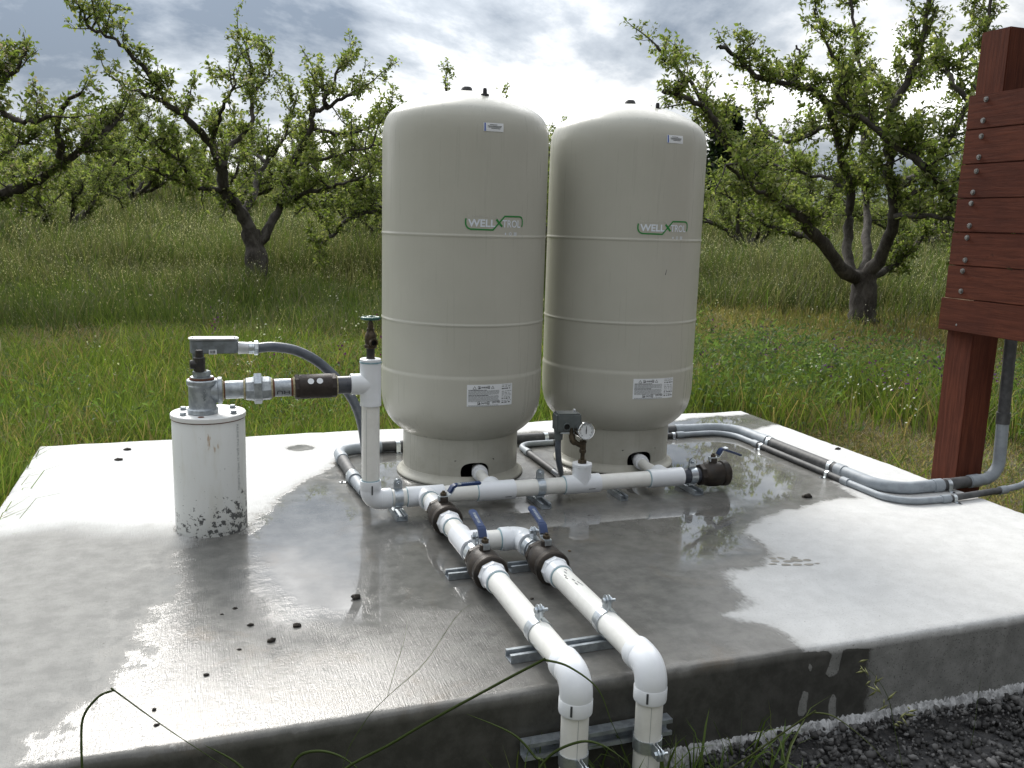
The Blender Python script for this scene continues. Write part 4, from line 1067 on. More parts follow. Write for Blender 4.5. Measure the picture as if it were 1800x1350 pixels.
obj('hand_wheel', g, 'hand_wheel_green', hv)

# ------------------------------------------------------------------ gauge and pressure switch
gz = ZP + .084
gt = thing('gauge_tree', (TG, VM, gz), 'brown brass nipple and branch fitting rising from the header to the gauge', 'pipe fitting')
g = G(); hexprof(g, (TG, VM, gz), ZU, -.001, .013, .0185, 6, .0015); g.lathe([(.012, .0085), (.050, .0085)], (TG, VM, gz), ZU, seg=14)
g.lathe([(.040, .0120), (.044, .0135), (.052, .0135), (.054, .0118), (.078, .0118), (.080, .0135), (.088, .0135), (.089, .010)], (TG, VM, gz), ZU, seg=18)
obj('riser', g, 'brass_old', gt, angle=30)
e0, e1 = Vector((TG, VM, gz + .064)), Vector((.645, VM + .012, gz + .085))
g = G().tube([e0, e1], .0098, seg=14); g.tube(fillet([e1 + (e0 - e1).normalized() * .012, e1, e1 + V(-.002, .01, .024)], .012, 6), .0125, seg=14); g.tube([e1 + V(-.002, .01, .02), e1 + V(-.003, .016, .05)], .0085, seg=12)
obj('side_branch', g, 'brass_old', gt)
gc = Vector((TG + .002, VM - .012, .2805))
pg = thing('pressure_gauge', tuple(gc - V(0, 0, .04)), 'round chrome pressure gauge with white dial above the header', 'gauge')
gd = Vector((.10, -1, .04)).normalized()
obj('case', G().lathe([(-.030, .0300), (-.028, .0330), (.000, .0335), (.002, .0355), (.008, .0360), (.011, .0345), (.0115, .0312), (.006, .0305)], gc, gd, seg=40, caps=False), 'chrome', pg)
obj('back', G().lathe([(-.0299, .0300), (-.0295, .0300)], gc, gd, seg=32), 'chrome', pg)
dl = obj('dial', G().lathe([(.0050, .0308), (.0060, .0308)], gc, gd, seg=40), 'dial_white', pg)
gx, gy, gzv = frame(gd); # gx is up on the dial
gsd = gx.cross(gd) * -1
def dialp(r, a, lift=.0066): return gc + gd * lift + gx * (r * math.cos(a)) + gsd * (r * math.sin(a))
fl = Flat(); vs_ = []; fs = []
for k in range(28):
    a = rad(-135 + 10 * k); l_ = .005 if k % 3 == 0 else .0028; w_ = .0007 if k % 3 else .0011
    n0 = len(vs_); vs_ += [tuple(dialp(.0275, a - w_ / .027)), tuple(dialp(.0275, a + w_ / .027)), tuple(dialp(.0275 - l_, a + w_ / .024)), tuple(dialp(.0275 - l_, a - w_ / .024))]; fs.append((n0, n0 + 1, n0 + 2, n0 + 3))
obj('tick_marks', (vs_, fs), 'print_dark', dl, smooth=False)
vs_ = [tuple(dialp(.024, rad(-4), .0075)), tuple(dialp(.003, rad(60), .0075)), tuple(dialp(.012, rad(172), .0075)), tuple(dialp(.012, rad(188), .0075)), tuple(dialp(.003, rad(-70), .0075))]
obj('needle', (vs_, [(0, 1, 2, 3, 4)]), 'print_dark', dl, smooth=False)
obj('stem', G().lathe([(-.046, .0075), (-.034, .0075)], gc + V(0, .008, 0), ZU, seg=12), 'brass_old', pg)
sb = thing('pressure_switch', (.640, 1.352, .262), 'dark grey pressure switch box mounted behind the gauge', 'switch box')
bx = Vector((1, -.12, 0)).normalized()
obj('cover', G().box((.636, 1.358, .3035), (.098, .072, .074), bx), 'switch_grey', sb, bevel=.006)
obj('base_plate', G().box((.640, 1.352, .2655), (.075, .060, .006), bx), 'zinc_bright', sb, bevel=.001)
obj('cover_nut', G().lathe([(0, .0055), (.008, .0055), (.011, .003), (.0115, 0)], (.668, 1.362, .3405), ZU, seg=12), 'lid_light', sb)
fn = Vector((.12, 1, 0)).normalized() * -1
hb_ = obj('knockout_bushing', G().lathe([(0, .0155), (.004, .0155), (.006, .0145), (.006, .0118), (.001, .0115)], Vector((.626, 1.358, .291)) + fn * .0358, fn, seg=24, caps=False), 'switch_grey', sb)
obj('bore_shade', G().lathe([(.0004, .0118), (.0008, .0118)], Vector((.626, 1.358, .291)) + fn * .0358, fn, seg=20), 'hole_shade', hb_)  # flat dark disc in place of the shade down the knockout hole
obj('conduit_connector', G().lathe([(0, .0165), (.012, .0170), (.028, .0170), (.032, .0185), (.036, .0185)], (.601, 1.352, .236), ZU, seg=20), 'switch_grey', sb)

# ------------------------------------------------------------------ conduits on the slab
bc_ = thing('power_conduit', (1.95, 1.6, 0), 'thick grey conduit running round the slab behind the tanks to the post', 'conduit')
cr_ = .0242; zc_ = .0255
def run(name, pts, r, mat, parent, rb=.1, seg=18): return obj(name, G().tube(fillet(pts, rb, 10), r, seg=seg), mat, parent)
def coup(c, d, parent, r, L=.05, mat='conduit_light'):
    return obj('coupling', G().lathe([(-L / 2, r), (-L / 2 + .001, r + .0038), (L / 2 - .001, r + .0038), (L / 2, r)], c, d, seg=22), mat, parent)
run('bend', [(-.122, 1.52, zc_), (-.128, 1.62, zc_), (-.130, 1.72, zc_)], cr_ - .002, 'conduit_light', bc_)
run('pipe', [(-.129, 1.70, zc_), (-.131, 2.00, zc_)], cr_, 'conduit_dark', bc_)
run('bend', [(-.131, 2.00, zc_), (-.131, 2.185, zc_), (.07, 2.195, zc_)], cr_ + .001, 'conduit_light', bc_, .11)
run('pipe', [(.06, 2.195, zc_), (1.62, 2.200, zc_)], cr_, 'conduit_dark', bc_)
run('bend', [(1.61, 2.200, zc_), (1.945, 2.205, zc_), (1.947, 1.90, zc_)], cr_ + .001, 'conduit_light', bc_, .20)
run('pipe', [(1.947, 1.92, zc_), (1.945, 1.31, zc_)], cr_, 'conduit_dark', bc_)
run('bend', [(1.945, 1.33, zc_), (1.945, 1.04, zc_), (2.20, 1.04, zc_)], cr_ + .001, 'conduit_light', bc_, .19)
run('pipe', [(2.19, 1.04, zc_), (2.37, 1.04, .030)], cr_, 'conduit_dark', bc_)
run('bend', [(2.36, 1.04, .030), (2.525, 1.04, .036), (2.512, 1.04, .30)], cr_ + .001, 'conduit_light', bc_, .13)
run('pipe', [(2.513, 1.04, .28), (2.47, 1.04, 1.45)], cr_, 'conduit_dark', bc_)
for c, d in (((-.130, 1.715, zc_), (0, 1, 0)), ((-.131, 2.03, zc_), (0, 1, 0)), ((.05, 2.195, zc_), (1, 0, 0)), ((1.63, 2.2, zc_), (1, 0, 0)), ((1.947, 1.90, zc_), (0, 1, 0)), ((1.945, 1.335, zc_), (0, 1, 0)), ((2.19, 1.04, zc_), (1, 0, 0)), ((2.39, 1.04, .031), (1, 0, .03))): coup(c, d, bc_, cr_)
coup((2.512, 1.04, .30), (-.03, 0, 1), bc_, cr_, .05, 'conduit_dark')
sc_ = thing('control_conduit', (1.87, 1.5, 0), 'thin grey conduit running from the pressure switch beside the thick one', 'conduit')
sr, zs_ = .0134, .0148
obj('flexible_drop', G().tube(smooth_path([(.601, 1.352, .245), (.604, 1.360, .20), (.622, 1.39, .14), (.652, 1.44, .085), (.686, 1.515, .038), (.706, 1.60, .018), (.715, 1.69, zs_)], 7), .0118, seg=16), 'flex_conduit', sc_)
run('pipe', [(.714, 1.66, zs_), (.717, 1.99, zs_)], sr, 'conduit_dark', sc_)
run('bend', [(.717, 1.98, zs_), (.72, 2.130, zs_), (.90, 2.135, zs_)], sr, 'conduit_light', sc_, .10)
run('pipe', [(.90, 2.135, zs_), (1.60, 2.135, zs_)], sr, 'conduit_dark', sc_)
run('bend', [(1.60, 2.135, zs_), (1.880, 2.140, zs_), (1.882, 1.88, zs_)], sr, 'conduit_light', sc_, .18)
run('pipe', [(1.882, 1.89, zs_), (1.872, 1.20, zs_)], sr, 'conduit_dark', sc_)
run('bend', [(1.872, 1.21, zs_), (1.872, .915, zs_), (2.11, .905, zs_)], sr, 'conduit_light', sc_, .17)
run('pipe', [(2.10, .905, zs_), (2.42, .925, .022)], sr, 'conduit_dark', sc_)
run('bend', [(2.41, .924, .022), (2.62, .94, .035), (2.66, .95, .35)], sr, 'conduit_light', sc_, .16)
run('pipe', [(2.658, .95, .33), (2.60, .95, 1.40)], sr, 'conduit_dark', sc_)
for c, d in (((.717, 1.99, zs_), (0, 1, 0)), ((1.60, 2.135, zs_), (1, 0, 0)), ((1.882, 1.88, zs_), (0, 1, 0)), ((1.872, 1.215, zs_), (0, 1, 0)), ((2.105, .905, zs_), (1, 0, 0)), ((2.43, .926, .022), (1, .06, .03))): coup(c, d, sc_, sr, .042)
g = G(); hexprof(g, (.93, 2.135, zs_), (1, 0, 0), 0, .03, .019, 8, .002); obj('connector', g, 'zinc_bright', sc_, angle=25)

def strap(c, axis, side, r, label, z=None):
    """one-hole conduit strap: a band over the pipe with a foot on one side"""
    c, ax, sd = Vector(c), Vector(axis).normalized(), Vector(side).normalized(); zz = c.z
    t = thing('conduit_strap', (c.x, c.y, 0), label, 'strap', 'zinc straps holding the grey conduits')
    path = [(-r - .0012, -zz + .001)]
    for k in range(13): a = math.pi - math.pi * k / 12; path.append(((r + .0014) * math.cos(a), (r + .0014) * math.sin(a)))
    path += [(r + .0016, -zz + .008), (r + .004, -zz + .0022), (r + .010, -zz + .0015), (r + .028, -zz + .0015)]
    w = .020 if r > .02 else .016
    obj('band', G().strip(path, .0017, c, sd, ZU, w), 'zinc_bright', t, angle=35)
    obj('screw', G().lathe([(0, .0055), (.003, .0050), (.0042, .002), (.0042, 0)], c + sd * (r + .019) + V(0, 0, -zz + .0024), ZU, seg=10), 'black_iron', t)
    return t
strap((-.130, 1.755, zc_), (0, 1, 0), (-1, 0, 0), cr_, 'zinc strap on the thick conduit left of the white riser')
strap((.150, 2.195, zc_), (1, 0, 0), (0, -1, 0), cr_, 'zinc strap on the thick conduit between riser and left tank')
strap((.885, 2.197, zc_), (1, 0, 0), (0, -1, 0), cr_, 'zinc strap on the thick conduit in the gap between the tanks')
strap((1.545, 2.20, zc_), (1, 0, 0), (0, -1, 0), cr_, 'zinc strap on the thick conduit right behind the right tank')
strap((1.947, 1.855, zc_), (0, 1, 0), (-1, 0, 0), cr_, 'zinc strap on the thick conduit just after its far bend')
strap((1.945, 1.395, zc_), (0, 1, 0), (-1, 0, 0), cr_, 'zinc strap on the thick conduit before its near bend')
strap((2.245, 1.04, zc_), (1, 0, 0), (0, -1, 0), cr_, 'zinc strap on the thick conduit at the foot of the post')
strap((1.56, 2.135, zs_), (1, 0, 0), (0, -1, 0), sr, 'small zinc strap on the thin conduit right behind the right tank')
strap((1.881, 1.83, zs_), (0, 1, 0), (-1, 0, 0), sr, 'small zinc strap on the thin conduit just after its far bend')
strap((1.874, 1.33, zs_), (0, 1, 0), (-1, 0, 0), sr, 'small zinc strap on the thin conduit before its near bend')
strap((2.15, .908, zs_), (1, 0, 0), (0, -1, 0), sr, 'small zinc strap on the thin conduit near the post')

# ------------------------------------------------------------------ board rack on posts
bp = thing('board_rack', (2.40, 1.15, -.26), 'dark red stained board panel bolted to posts at the right edge', 'board panel')
def post(v0):
    g = G().prism([(2.338, v0), (2.478, v0), (2.478, v0 + .14), (2.338, v0 + .14)], (0, 0, .78), (1, 0, 0), (0, 1, 0), 2.18)
    return obj('post', g, 'wood_post', bp, bevel=.004)
post(1.082); post(-.78)
zz0 = .661
for k in range(7):
    z0 = zz0 + k * .1372; rn = random.Random(40 + k)
    far = 1.224 - .0025 * k + rn.uniform(-.003, .003) + (.012 if k == 0 else 0)
    lip = .004 * rn.random()
    g = G().box((2.319 - lip / 2, (far - .85) / 2, z0 + .067), (.036 + lip, far + .85, .1352))
    bd = obj('board', g, 'wood_board', bp, bevel=.0025)
    for j, dz in enumerate((.026, .112)):
        if k == 0 and j == 1: continue
        vv_ = 1.142 - .0028 * k + rn.uniform(-.004, .004)
        if k == 0: dz = .030
        p = (2.3005 - lip, vv_, z0 + dz + rn.uniform(-.006, .006))
        g = G().lathe([(-.001, .011), (.0015, .011)], p, (-1, 0, 0), seg=16) if k else G().lathe([(-.001, .005), (.001, .004)], p, (-1, 0, 0), seg=10)
        if k: hexprof(g, p, (-1, 0, 0), .001, .007, .0085, 6, .001)
        obj('lag_screw', g, 'screw_steel', bd, angle=25)
obj('split_edge', G().box((2.303, 1.14, zz0 + .1352), (.010, .15, .0024)), 'raw_wood', bp)
# ------------------------------------------------------------------ dirt on the slab
def lump(c, r, seed, mat, label, group='dirt clods on the slab', flat=.7):
    rn = np.random.default_rng(seed)
    bm = bmesh.new(); bmesh.ops.create_icosphere(bm, subdivisions=3, radius=1.0)
    vs_ = np.array([v.co[:] for v in bm.verts]); fs = [tuple(v.index for v in f.verts) for f in bm.faces]; bm.free()
    k = rn.uniform(-3, 3, (9, 3)); ph = rn.uniform(0, 6, 9); d = np.zeros(len(vs_))
    for i in range(9): d += np.sin(vs_ @ k[i] * (1 + i * .35) + ph[i]) / (2.2 + i * .5)
    d += rn.normal(0, .22, len(vs_)) + .35 * np.sign(np.sin(vs_ @ k[0] * 2.3) * np.sin(vs_ @ k[1] * 2.0))
    vs_ = vs_ * (1 + .22 * d)[:, None] * np.array([r * rn.uniform(.9, 1.35), r * rn.uniform(.7, 1.0), r * flat])
    vs_[:, 2] = np.maximum(vs_[:, 2], -r * flat * .35) + r * flat * .33
    o = obj('dirt_clod', ([(c[0] + p[0], c[1] + p[1], p[2]) for p in vs_], fs), mat, None, loc=(c[0], c[1], 0), angle=50)
    return tag(o, label, 'clod', group)
for i, (x, y, r, m_, lb_) in enumerate([
    (-.306, .617, .019, 'clod', 'large crumbly dirt clod in the puddle left of the left branch valve'),
    (-.484, .485, .015, 'clod', 'dark dirt clod on the wet slab, middle one of three below the casing'),
    (-.555, .418, .014, 'clod', 'dark dirt clod on the wet slab, nearest the front of three'),
    (-.598, .524, .010, 'clod', 'small dark clod straight below the well casing'),
    (-1.021, 2.487, .017, 'clod', 'grey clod on the dry slab at the far left, closest to the back edge'),
    (-1.044, 2.313, .016, 'clod', 'grey clod on the dry slab at the far left, just in front of another'),
    (1.594, 1.107, .024, 'clod', 'big black clod beside the wet margin in front of the thin conduit'),
    (2.258, 1.738, .017, 'clod', 'grey clod on the dry strip right of the conduits'),
    (-.712, .284, .009, 'clod', 'small black crumb low on the glittering wet concrete'),
    (-.820, .160, .007, 'clod', 'tiny black crumb near the front left slab edge, upper of two'),
    (-.813, .096, .007, 'clod', 'tiny black crumb near the front left slab edge, lower of two'),
    (-.633, .393, .006, 'clod', 'tiny crumb left of the front clod'),
    (-.668, .612, .005, 'clod', 'tiny crumb left below the casing reflection'),
    (-.633, .640, .007, 'clod', 'small crumb at the end of the casing reflection'),
    (.172, .480, .007, 'clod', 'small black crumb between the two branch valves'),
    (.425, .800, .007, 'clod_brown', 'small brown crumb on the wet slab right of the upper lever'),
    (.430, 1.045, .008, 'clod_brown', 'brown crumb below the header between the clamps')]):
    lump((x, y), r * .66, 100 + i, m_, lb_)
# boot print of thin mud
prints = [(1348, 988), (1366, 976)]
BX, BY = np.array([1.087, .523]), None
def bp_(a, b_):  # local print axes: a along the boot, b across
    return (1.010 + a * .985 - b_ * .25, .512 + a * -.05 + b_ * .95)
g = Flat(); rn = random.Random(8)
lugs = [(.010, .012, .022, .009), (.045, -.004, .026, .012), (.080, -.012, .026, .011), (.118, -.018, .028, .010), (.150, -.016, .014, .006),
        (.040, .034, .022, .012), (.078, .022, .028, .013), (.112, .028, .026, .020), (.146, .018, .022, .011), (.052, .058, .018, .011), (.080, .056, .014, .014), (.128, .050, .012, .010)]
for a, b_, w, h in lugs:
    n = 10; pts = [bp_(a + w * .66 * math.cos(6.283 * k / n) * rn.uniform(.8, 1.15), b_ + h * .92 * math.sin(6.283 * k / n) * rn.uniform(.75, 1.15)) for k in range(n)]
    g.add((pts, [tuple(range(n))]))
o = obj('boot_print', ([(x - 1.08, y - .52, .0012) for x, y in g.v], g.f), 'mud_print', None, smooth=False)
o.location = (1.08, .52, 0)
tag(o, 'muddy boot print with tread lugs on the dry concrete', 'boot print')

# ------------------------------------------------------------------ gravel beside the slab
def gravel(n, seed):
    rn = np.random.default_rng(seed)
    bm = bmesh.new(); bmesh.ops.create_icosphere(bm, subdivisions=1, radius=1.0)
    bv = np.array([v.co[:] for v in bm.verts]); bf = np.array([[v.index for v in f.verts] for f in bm.faces]); bm.free()
    bv = bv / np.linalg.norm(bv, axis=1)[:, None]
    x = rn.uniform(.42, 2.9, n); y = -.03 - rn.random(n) ** 1.3 * 1.15
    r = .0035 + .0095 * rn.random(n) ** 2.6
    z = ground_z(x, y) + .018 + rn.uniform(-.004, .012, n) + .02 * np.exp(-((y + .05) / .05) ** 2)
    rot = rn.normal(size=(n, 3, 3)); rot = np.linalg.qr(rot)[0]
    sc = np.stack([r * rn.uniform(.8, 1.6, n), r * rn.uniform(.7, 1.1, n), r * rn.uniform(.5, .9, n)], -1)
    loc = bv[None] * (1 + rn.uniform(-.28, .28, (n, len(bv), 1))) * sc[:, None, :]
    vs_ = np.einsum('nij,nvj->nvi', rot, loc) + np.stack([x, y, z], -1)[:, None, :]
    loops = (bf[None] + (np.arange(n) * len(bv))[:, None, None]).reshape(-1)
    c = np.repeat((.025 + .13 * rn.random((n, 1)) ** 2.4) * np.array([1, .98, .97]), len(bv), 0)
    return vs_.reshape(-1, 3), loops, np.arange(len(loops) // 3) * 3, c
m, nt, b = mat_base('stone')
a_ = N(nt, 'ShaderNodeAttribute'); a_.attribute_name = 'tint'; nt.links.new(a_.outputs['Color'], b.inputs['Base Color']); b.inputs['Roughness'].default_value = .7
gv, gl_, gs, gc_ = gravel(12000, 77)
o = np_mesh('gravel', gv, gl_, gs, 'stone', tint=gc_)
tag(o, 'dark crushed gravel in front of the slab at the right', kind='stuff')
g = G(); n_ = 40; xs_ = np.linspace(.42, 3.2, n_); ys_ = np.linspace(-2.2, .012, 30)
XX, YY = np.meshgrid(xs_, ys_); ZZ = ground_z(XX, YY) + .016 + (fbm(XX * 14, YY * 14, 6) - .5) * .02
ii = np.arange(XX.size).reshape(XX.shape); qq = np.stack([ii[:-1, :-1], ii[:-1, 1:], ii[1:, 1:], ii[1:, :-1]], -1).reshape(-1, 4)
o = np_mesh('gravel_bed', np.stack([XX.ravel(), YY.ravel(), ZZ.ravel()], -1), qq.ravel(), np.arange(len(qq)) * 4, 'gravel_bed')
structure(o, 'dark gravel bed beside the slab')

# ------------------------------------------------------------------ trees
def to_ground(limbs):
    r0, r1, p = limbs[0]; x, y, z = p[0]
    limbs = list(limbs); limbs[0] = (r0 * 1.15, r1, [(x, y, float(ground_z(x, y)) - .08)] + p[1:]); return limbs
TREE_R =[
 (0.19,0.16,[(8.16,8.39,-0.46),(8.15,8.45,-0.14),(8.18,8.5,0.18),(8.21,8.55,0.45)]),
 (0.13,0.03,[(8.17,8.55,0.41),(7.81,8.48,0.51),(7.22,8.35,0.95),(6.62,8.2,1.33),(6.04,8.15,1.68),(5.66,8.13,1.98),(5.3,8.12,2.4),(5.02,8.15,2.58),(4.65,8.19,2.66)]),
 (0.05,0.02,[(5.66,8.13,1.98),(5.57,8.55,2.32),(5.41,8.7,2.78),(5.16,8.72,3.0),(4.85,8.78,3.29)]),
 (0.1,0.03,[(8.13,8.57,0.41),(8.12,8.82,0.6),(8.3,9.08,1.12),(8.27,9.09,1.69),(7.96,8.95,2.07),(7.66,8.81,2.5),(7.29,8.69,2.88),(6.74,8.58,2.93),(6.14,8.48,2.98),(5.85,8.51,3.2),(5.59,8.52,3.32)]),
 (0.12,0.03,[(8.21,8.54,0.41),(8.27,8.28,0.86),(8.19,8.07,1.28),(8.01,8.03,1.87),(7.94,8.07,2.53),(8.13,8.0,3.07),(8.28,8.02,3.47),(8.4,8.09,4.06),(8.44,8.15,4.42)]),
 (0.07,0.025,[(8.28,8.51,0.42),(9.08,8.82,0.69),(9.8,9.08,1.12),(10.25,9.3,1.43),(10.77,9.56,2.06)]),
 (0.07,0.02,[(8.19,8.07,1.28),(8.16,7.65,1.29),(8.15,7.21,1.27),(8.19,6.75,1.19)]),
 (0.09,0.025,[(8.21,8.55,0.45),(8.83,9.32,1.13),(9.18,9.87,1.83),(9.37,10.26,2.56),(9.6,10.56,3.4),(9.54,10.8,3.95),(9.5,10.93,4.59),(9.47,11.05,5.13)]),
 (0.08,0.025,[(8.09,8.07,1.66),(8.94,8.36,1.93),(9.73,8.74,2.58),(10.17,8.92,3.23),(10.46,9.08,4.0),(10.56,9.18,4.75)]),
 (0.06,0.02,[(7.22,8.35,0.95),(7.15,8.82,1.02),(7.15,9.49,1.13),(7.04,10.01,1.41),(6.85,10.34,1.62)]),
 (0.06,0.02,[(9.41,10.25,2.56),(9.99,10.46,3.06),(10.49,10.69,3.48),(11.29,10.7,3.91)]),
 (0.05,0.02,[(7.66,8.81,2.5),(7.73,9.32,2.47),(7.67,9.75,2.34),(7.6,10.25,2.54),(7.56,10.53,2.82)]),
 (0.05,0.02,[(8.27,9.09,1.69),(8.25,9.78,1.87),(8.16,10.37,1.98),(7.98,10.9,2.17)]),
 (0.04,0.015,[(7.96,8.95,2.07),(7.71,8.49,2.62),(7.24,8.35,3.22),(7.01,8.38,3.56),(6.92,8.48,3.88)]),
 (0.04,0.015,[(6.74,8.58,2.93),(7.08,8.85,3.28),(7.08,9.0,3.53)]),
 (0.05,0.02,[(6.62,8.2,1.33),(5.86,7.63,1.46),(5.32,7.32,1.59),(4.94,7.16,1.76)]),
]
TREE_L =[
 (0.17,0.15,[(0.17,12.22,-0.36),(0.16,12.3,0.02),(0.16,12.38,0.45),(0.09,12.48,0.8)]),
 (0.13,0.1,[(0.09,12.47,0.78),(-0.03,12.46,1.07),(-0.27,12.29,1.4),(-0.29,12.15,1.75)]),
 (0.09,0.02,[(-0.29,12.15,1.75),(-0.47,12.05,2.06),(-0.78,11.9,2.36),(-1.04,11.81,2.55),(-1.16,11.8,2.82),(-1.39,11.83,3.1),(-1.6,11.83,3.29),(-1.92,11.97,3.44),(-2.06,12.08,3.72)]),
 (0.08,0.02,[(-0.29,12.15,1.75),(-0.16,12.59,2.07),(0.15,12.87,2.4),(0.2,13.06,2.89),(0.2,13.13,3.27),(0.11,13.23,3.66)]),
 (0.06,0.015,[(-0.45,12.04,2.04),(-0.36,11.73,2.27),(-0.22,11.43,2.62),(-0.13,11.33,2.84),(-0.27,11.4,2.93)]),
 (0.11,0.025,[(0.2,12.39,0.57),(0.36,12.5,0.87),(0.62,12.71,1.31),(0.75,12.65,1.83),(1.0,12.45,2.38),(1.04,12.48,2.59),(1.23,12.32,2.67),(1.49,12.04,2.82),(1.73,11.77,2.96)]),
 (0.06,0.02,[(0.62,12.71,1.31),(1.06,12.04,1.44),(1.32,11.53,1.54),(1.56,11.03,1.63)]),
 (0.06,0.02,[(-0.27,12.29,1.4),(-0.66,11.89,1.41),(-0.99,11.6,1.53),(-1.19,11.36,1.61)]),
 (0.08,0.02,[(0.0,12.56,1.05),(0.19,13.09,1.39),(0.27,13.44,1.67),(0.45,13.64,1.91),(0.74,13.83,2.34),(0.95,13.98,2.91)]),
 (0.05,0.015,[(1.23,12.32,2.67),(1.19,12.26,2.82),(1.35,12.25,3.08),(1.46,12.27,3.37)]),
 (0.05,0.015,[(1.04,12.48,2.59),(1.13,12.85,2.97),(1.14,13.01,3.29)]),
 (0.05,0.015,[(-0.78,11.9,2.36),(-0.71,12.03,2.58),(-0.73,12.06,2.74)]),
 (0.05,0.015,[(-1.04,11.81,2.55),(-1.3,11.59,2.6),(-1.53,11.36,2.67),(-1.69,11.34,2.79)]),
 (0.05,0.015,[(1.0,12.45,2.38),(1.52,12.81,2.35),(2.02,13.09,2.49),(2.44,13.31,2.76)]),
 (0.05,0.015,[(0.45,13.64,1.91),(0.15,14.56,2.18),(-0.2,15.28,2.5),(-0.46,15.76,2.82)]),
 (0.05,0.015,[(-0.66,11.89,1.41),(-0.83,11.25,1.69),(-1.1,10.95,1.87),(-1.35,10.74,1.98)]),
 (0.04,0.015,[(0.2,13.06,2.89),(0.45,13.25,3.22),(0.53,13.39,3.55)]),
 (0.05,0.015,[(0.75,12.65,1.83),(1.13,11.89,1.89),(1.44,11.25,1.99),(1.69,10.85,2.05)]),
]
TREE_E =[
 (0.14,0.12,[(-3.77,10.67,-0.01),(-3.73,10.72,0.33),(-3.66,10.66,0.67)]),
 (0.1,0.03,[(-3.66,10.65,0.63),(-3.24,10.47,1.01),(-2.85,10.37,1.22),(-2.5,10.27,1.35),(-2.15,10.19,1.6),(-1.89,10.13,1.78),(-1.71,10.32,1.96),(-1.49,10.51,2.23)]),
 (0.06,0.02,[(-2.15,10.19,1.6),(-2.13,9.91,1.88),(-2.07,9.84,2.19),(-1.87,9.69,2.34)]),
 (0.08,0.02,[(-3.66,10.65,0.63),(-3.49,10.42,1.46),(-3.17,10.22,2.09),(-2.83,10.04,2.34),(-2.57,9.87,2.52),(-2.41,9.87,2.8)]),
 (0.08,0.02,[(-3.66,10.65,0.63),(-3.91,11.22,1.47),(-4.11,11.76,2.18),(-4.08,12.1,2.92)]),
 (0.05,0.02,[(-2.83,10.04,2.34),(-2.62,9.69,2.07),(-2.35,9.36,1.97),(-2.11,9.18,2.03)]),
 (0.05,0.02,[(-3.24,10.47,1.01),(-3.17,11.18,1.5),(-2.9,11.58,1.82),(-2.6,11.83,2.0)]),
]
def unit(a): return a / np.maximum(np.linalg.norm(a, axis=-1, keepdims=True), 1e-9)
def grow(limbs, seed, sec=5.5, seclen=(.35, .95), leaf=.074, dens=1.0, blossom=0.0):
    """limbs -> branch tubes and leaf sites"""
    rn = np.random.default_rng(seed); tubes = []; LP, LD = [], []
    for li, (r0, r1, pts) in enumerate(limbs):
        P = np.array([tuple(p) for p in smooth_path(pts, 5)])
        L = np.concatenate([[0], np.cumsum(np.linalg.norm(np.diff(P, axis=0), axis=1))]); tot = L[-1]
        wob = rn.normal(0, .012, P.shape); wob[0] = wob[-1] = 0; P = P + wob * (li > 0)
        rad_ = r0 + (r1 - r0) * (L / tot) ** .6; rad_ = rad_ * (1 + rn.normal(0, .07, len(rad_)))
        tubes.append((P, rad_, 10 if r0 > .06 else 7))
        if li == 0: continue
        ns = int(tot * sec * rn.uniform(.85, 1.15))
        start = .22 if r0 > .07 else .08
        for s in np.sort(rn.uniform(start, 1.0, ns)) * tot:
            i = min(np.searchsorted(L, s), len(P) - 1); p = P[i]; t = unit(P[min(i + 1, len(P) - 1)] - P[max(i - 1, 0)])
            d = unit(rn.normal(size=3) * .9 + t * .35 + np.array([0, 0, .55])); ln = rn.uniform(*seclen) * (1.0 if s > .5 * tot else .75)
            pts2 = [p]; dd = d
            for k in range(4):
                dd = unit(dd + rn.normal(0, .20, 3) + np.array([0, 0, .14])); pts2.append(pts2[-1] + dd * ln / 4)
            pts2 = np.array(pts2); tubes.append((pts2, np.linspace(.010, .003, 5) * (1 + .3 * rn.random()), 4))
            m_ = int((18 + 22 * rn.random()) * dens * ln / .6)
            tt = rn.uniform(.12, 1.03, m_) * 4; k0 = np.minimum(tt.astype(int), 3); fr = (tt - k0)[:, None]
            LP.append(pts2[k0] * (1 - fr) + pts2[k0 + 1] * fr); LD.append(np.repeat(dd[None], m_, 0))
            for q in range(rn.integers(2, 5)):       # spurs
                a = rn.uniform(.2, .95) * 4; k = min(int(a), 3); b0 = pts2[k] + (pts2[k + 1] - pts2[k]) * (a - k)
                d2 = unit(rn.normal(size=3) + np.array([0, 0, .5])); l2 = rn.uniform(.06, .26); e_ = b0 + d2 * l2
                tubes.append((np.array([b0, (b0 + e_) / 2 + rn.normal(0, .01, 3), e_]), np.array([.005, .004, .0025]), 3))
                m2 = int((9 + 9 * rn.random()) * dens); f2 = rn.uniform(.3, 1.08, (m2, 1))
                LP.append(b0 + (e_ - b0) * f2); LD.append(np.repeat(d2[None], m2, 0))
    LP, LD = np.concatenate(LP), np.concatenate(LD)
    return tubes, LP, LD
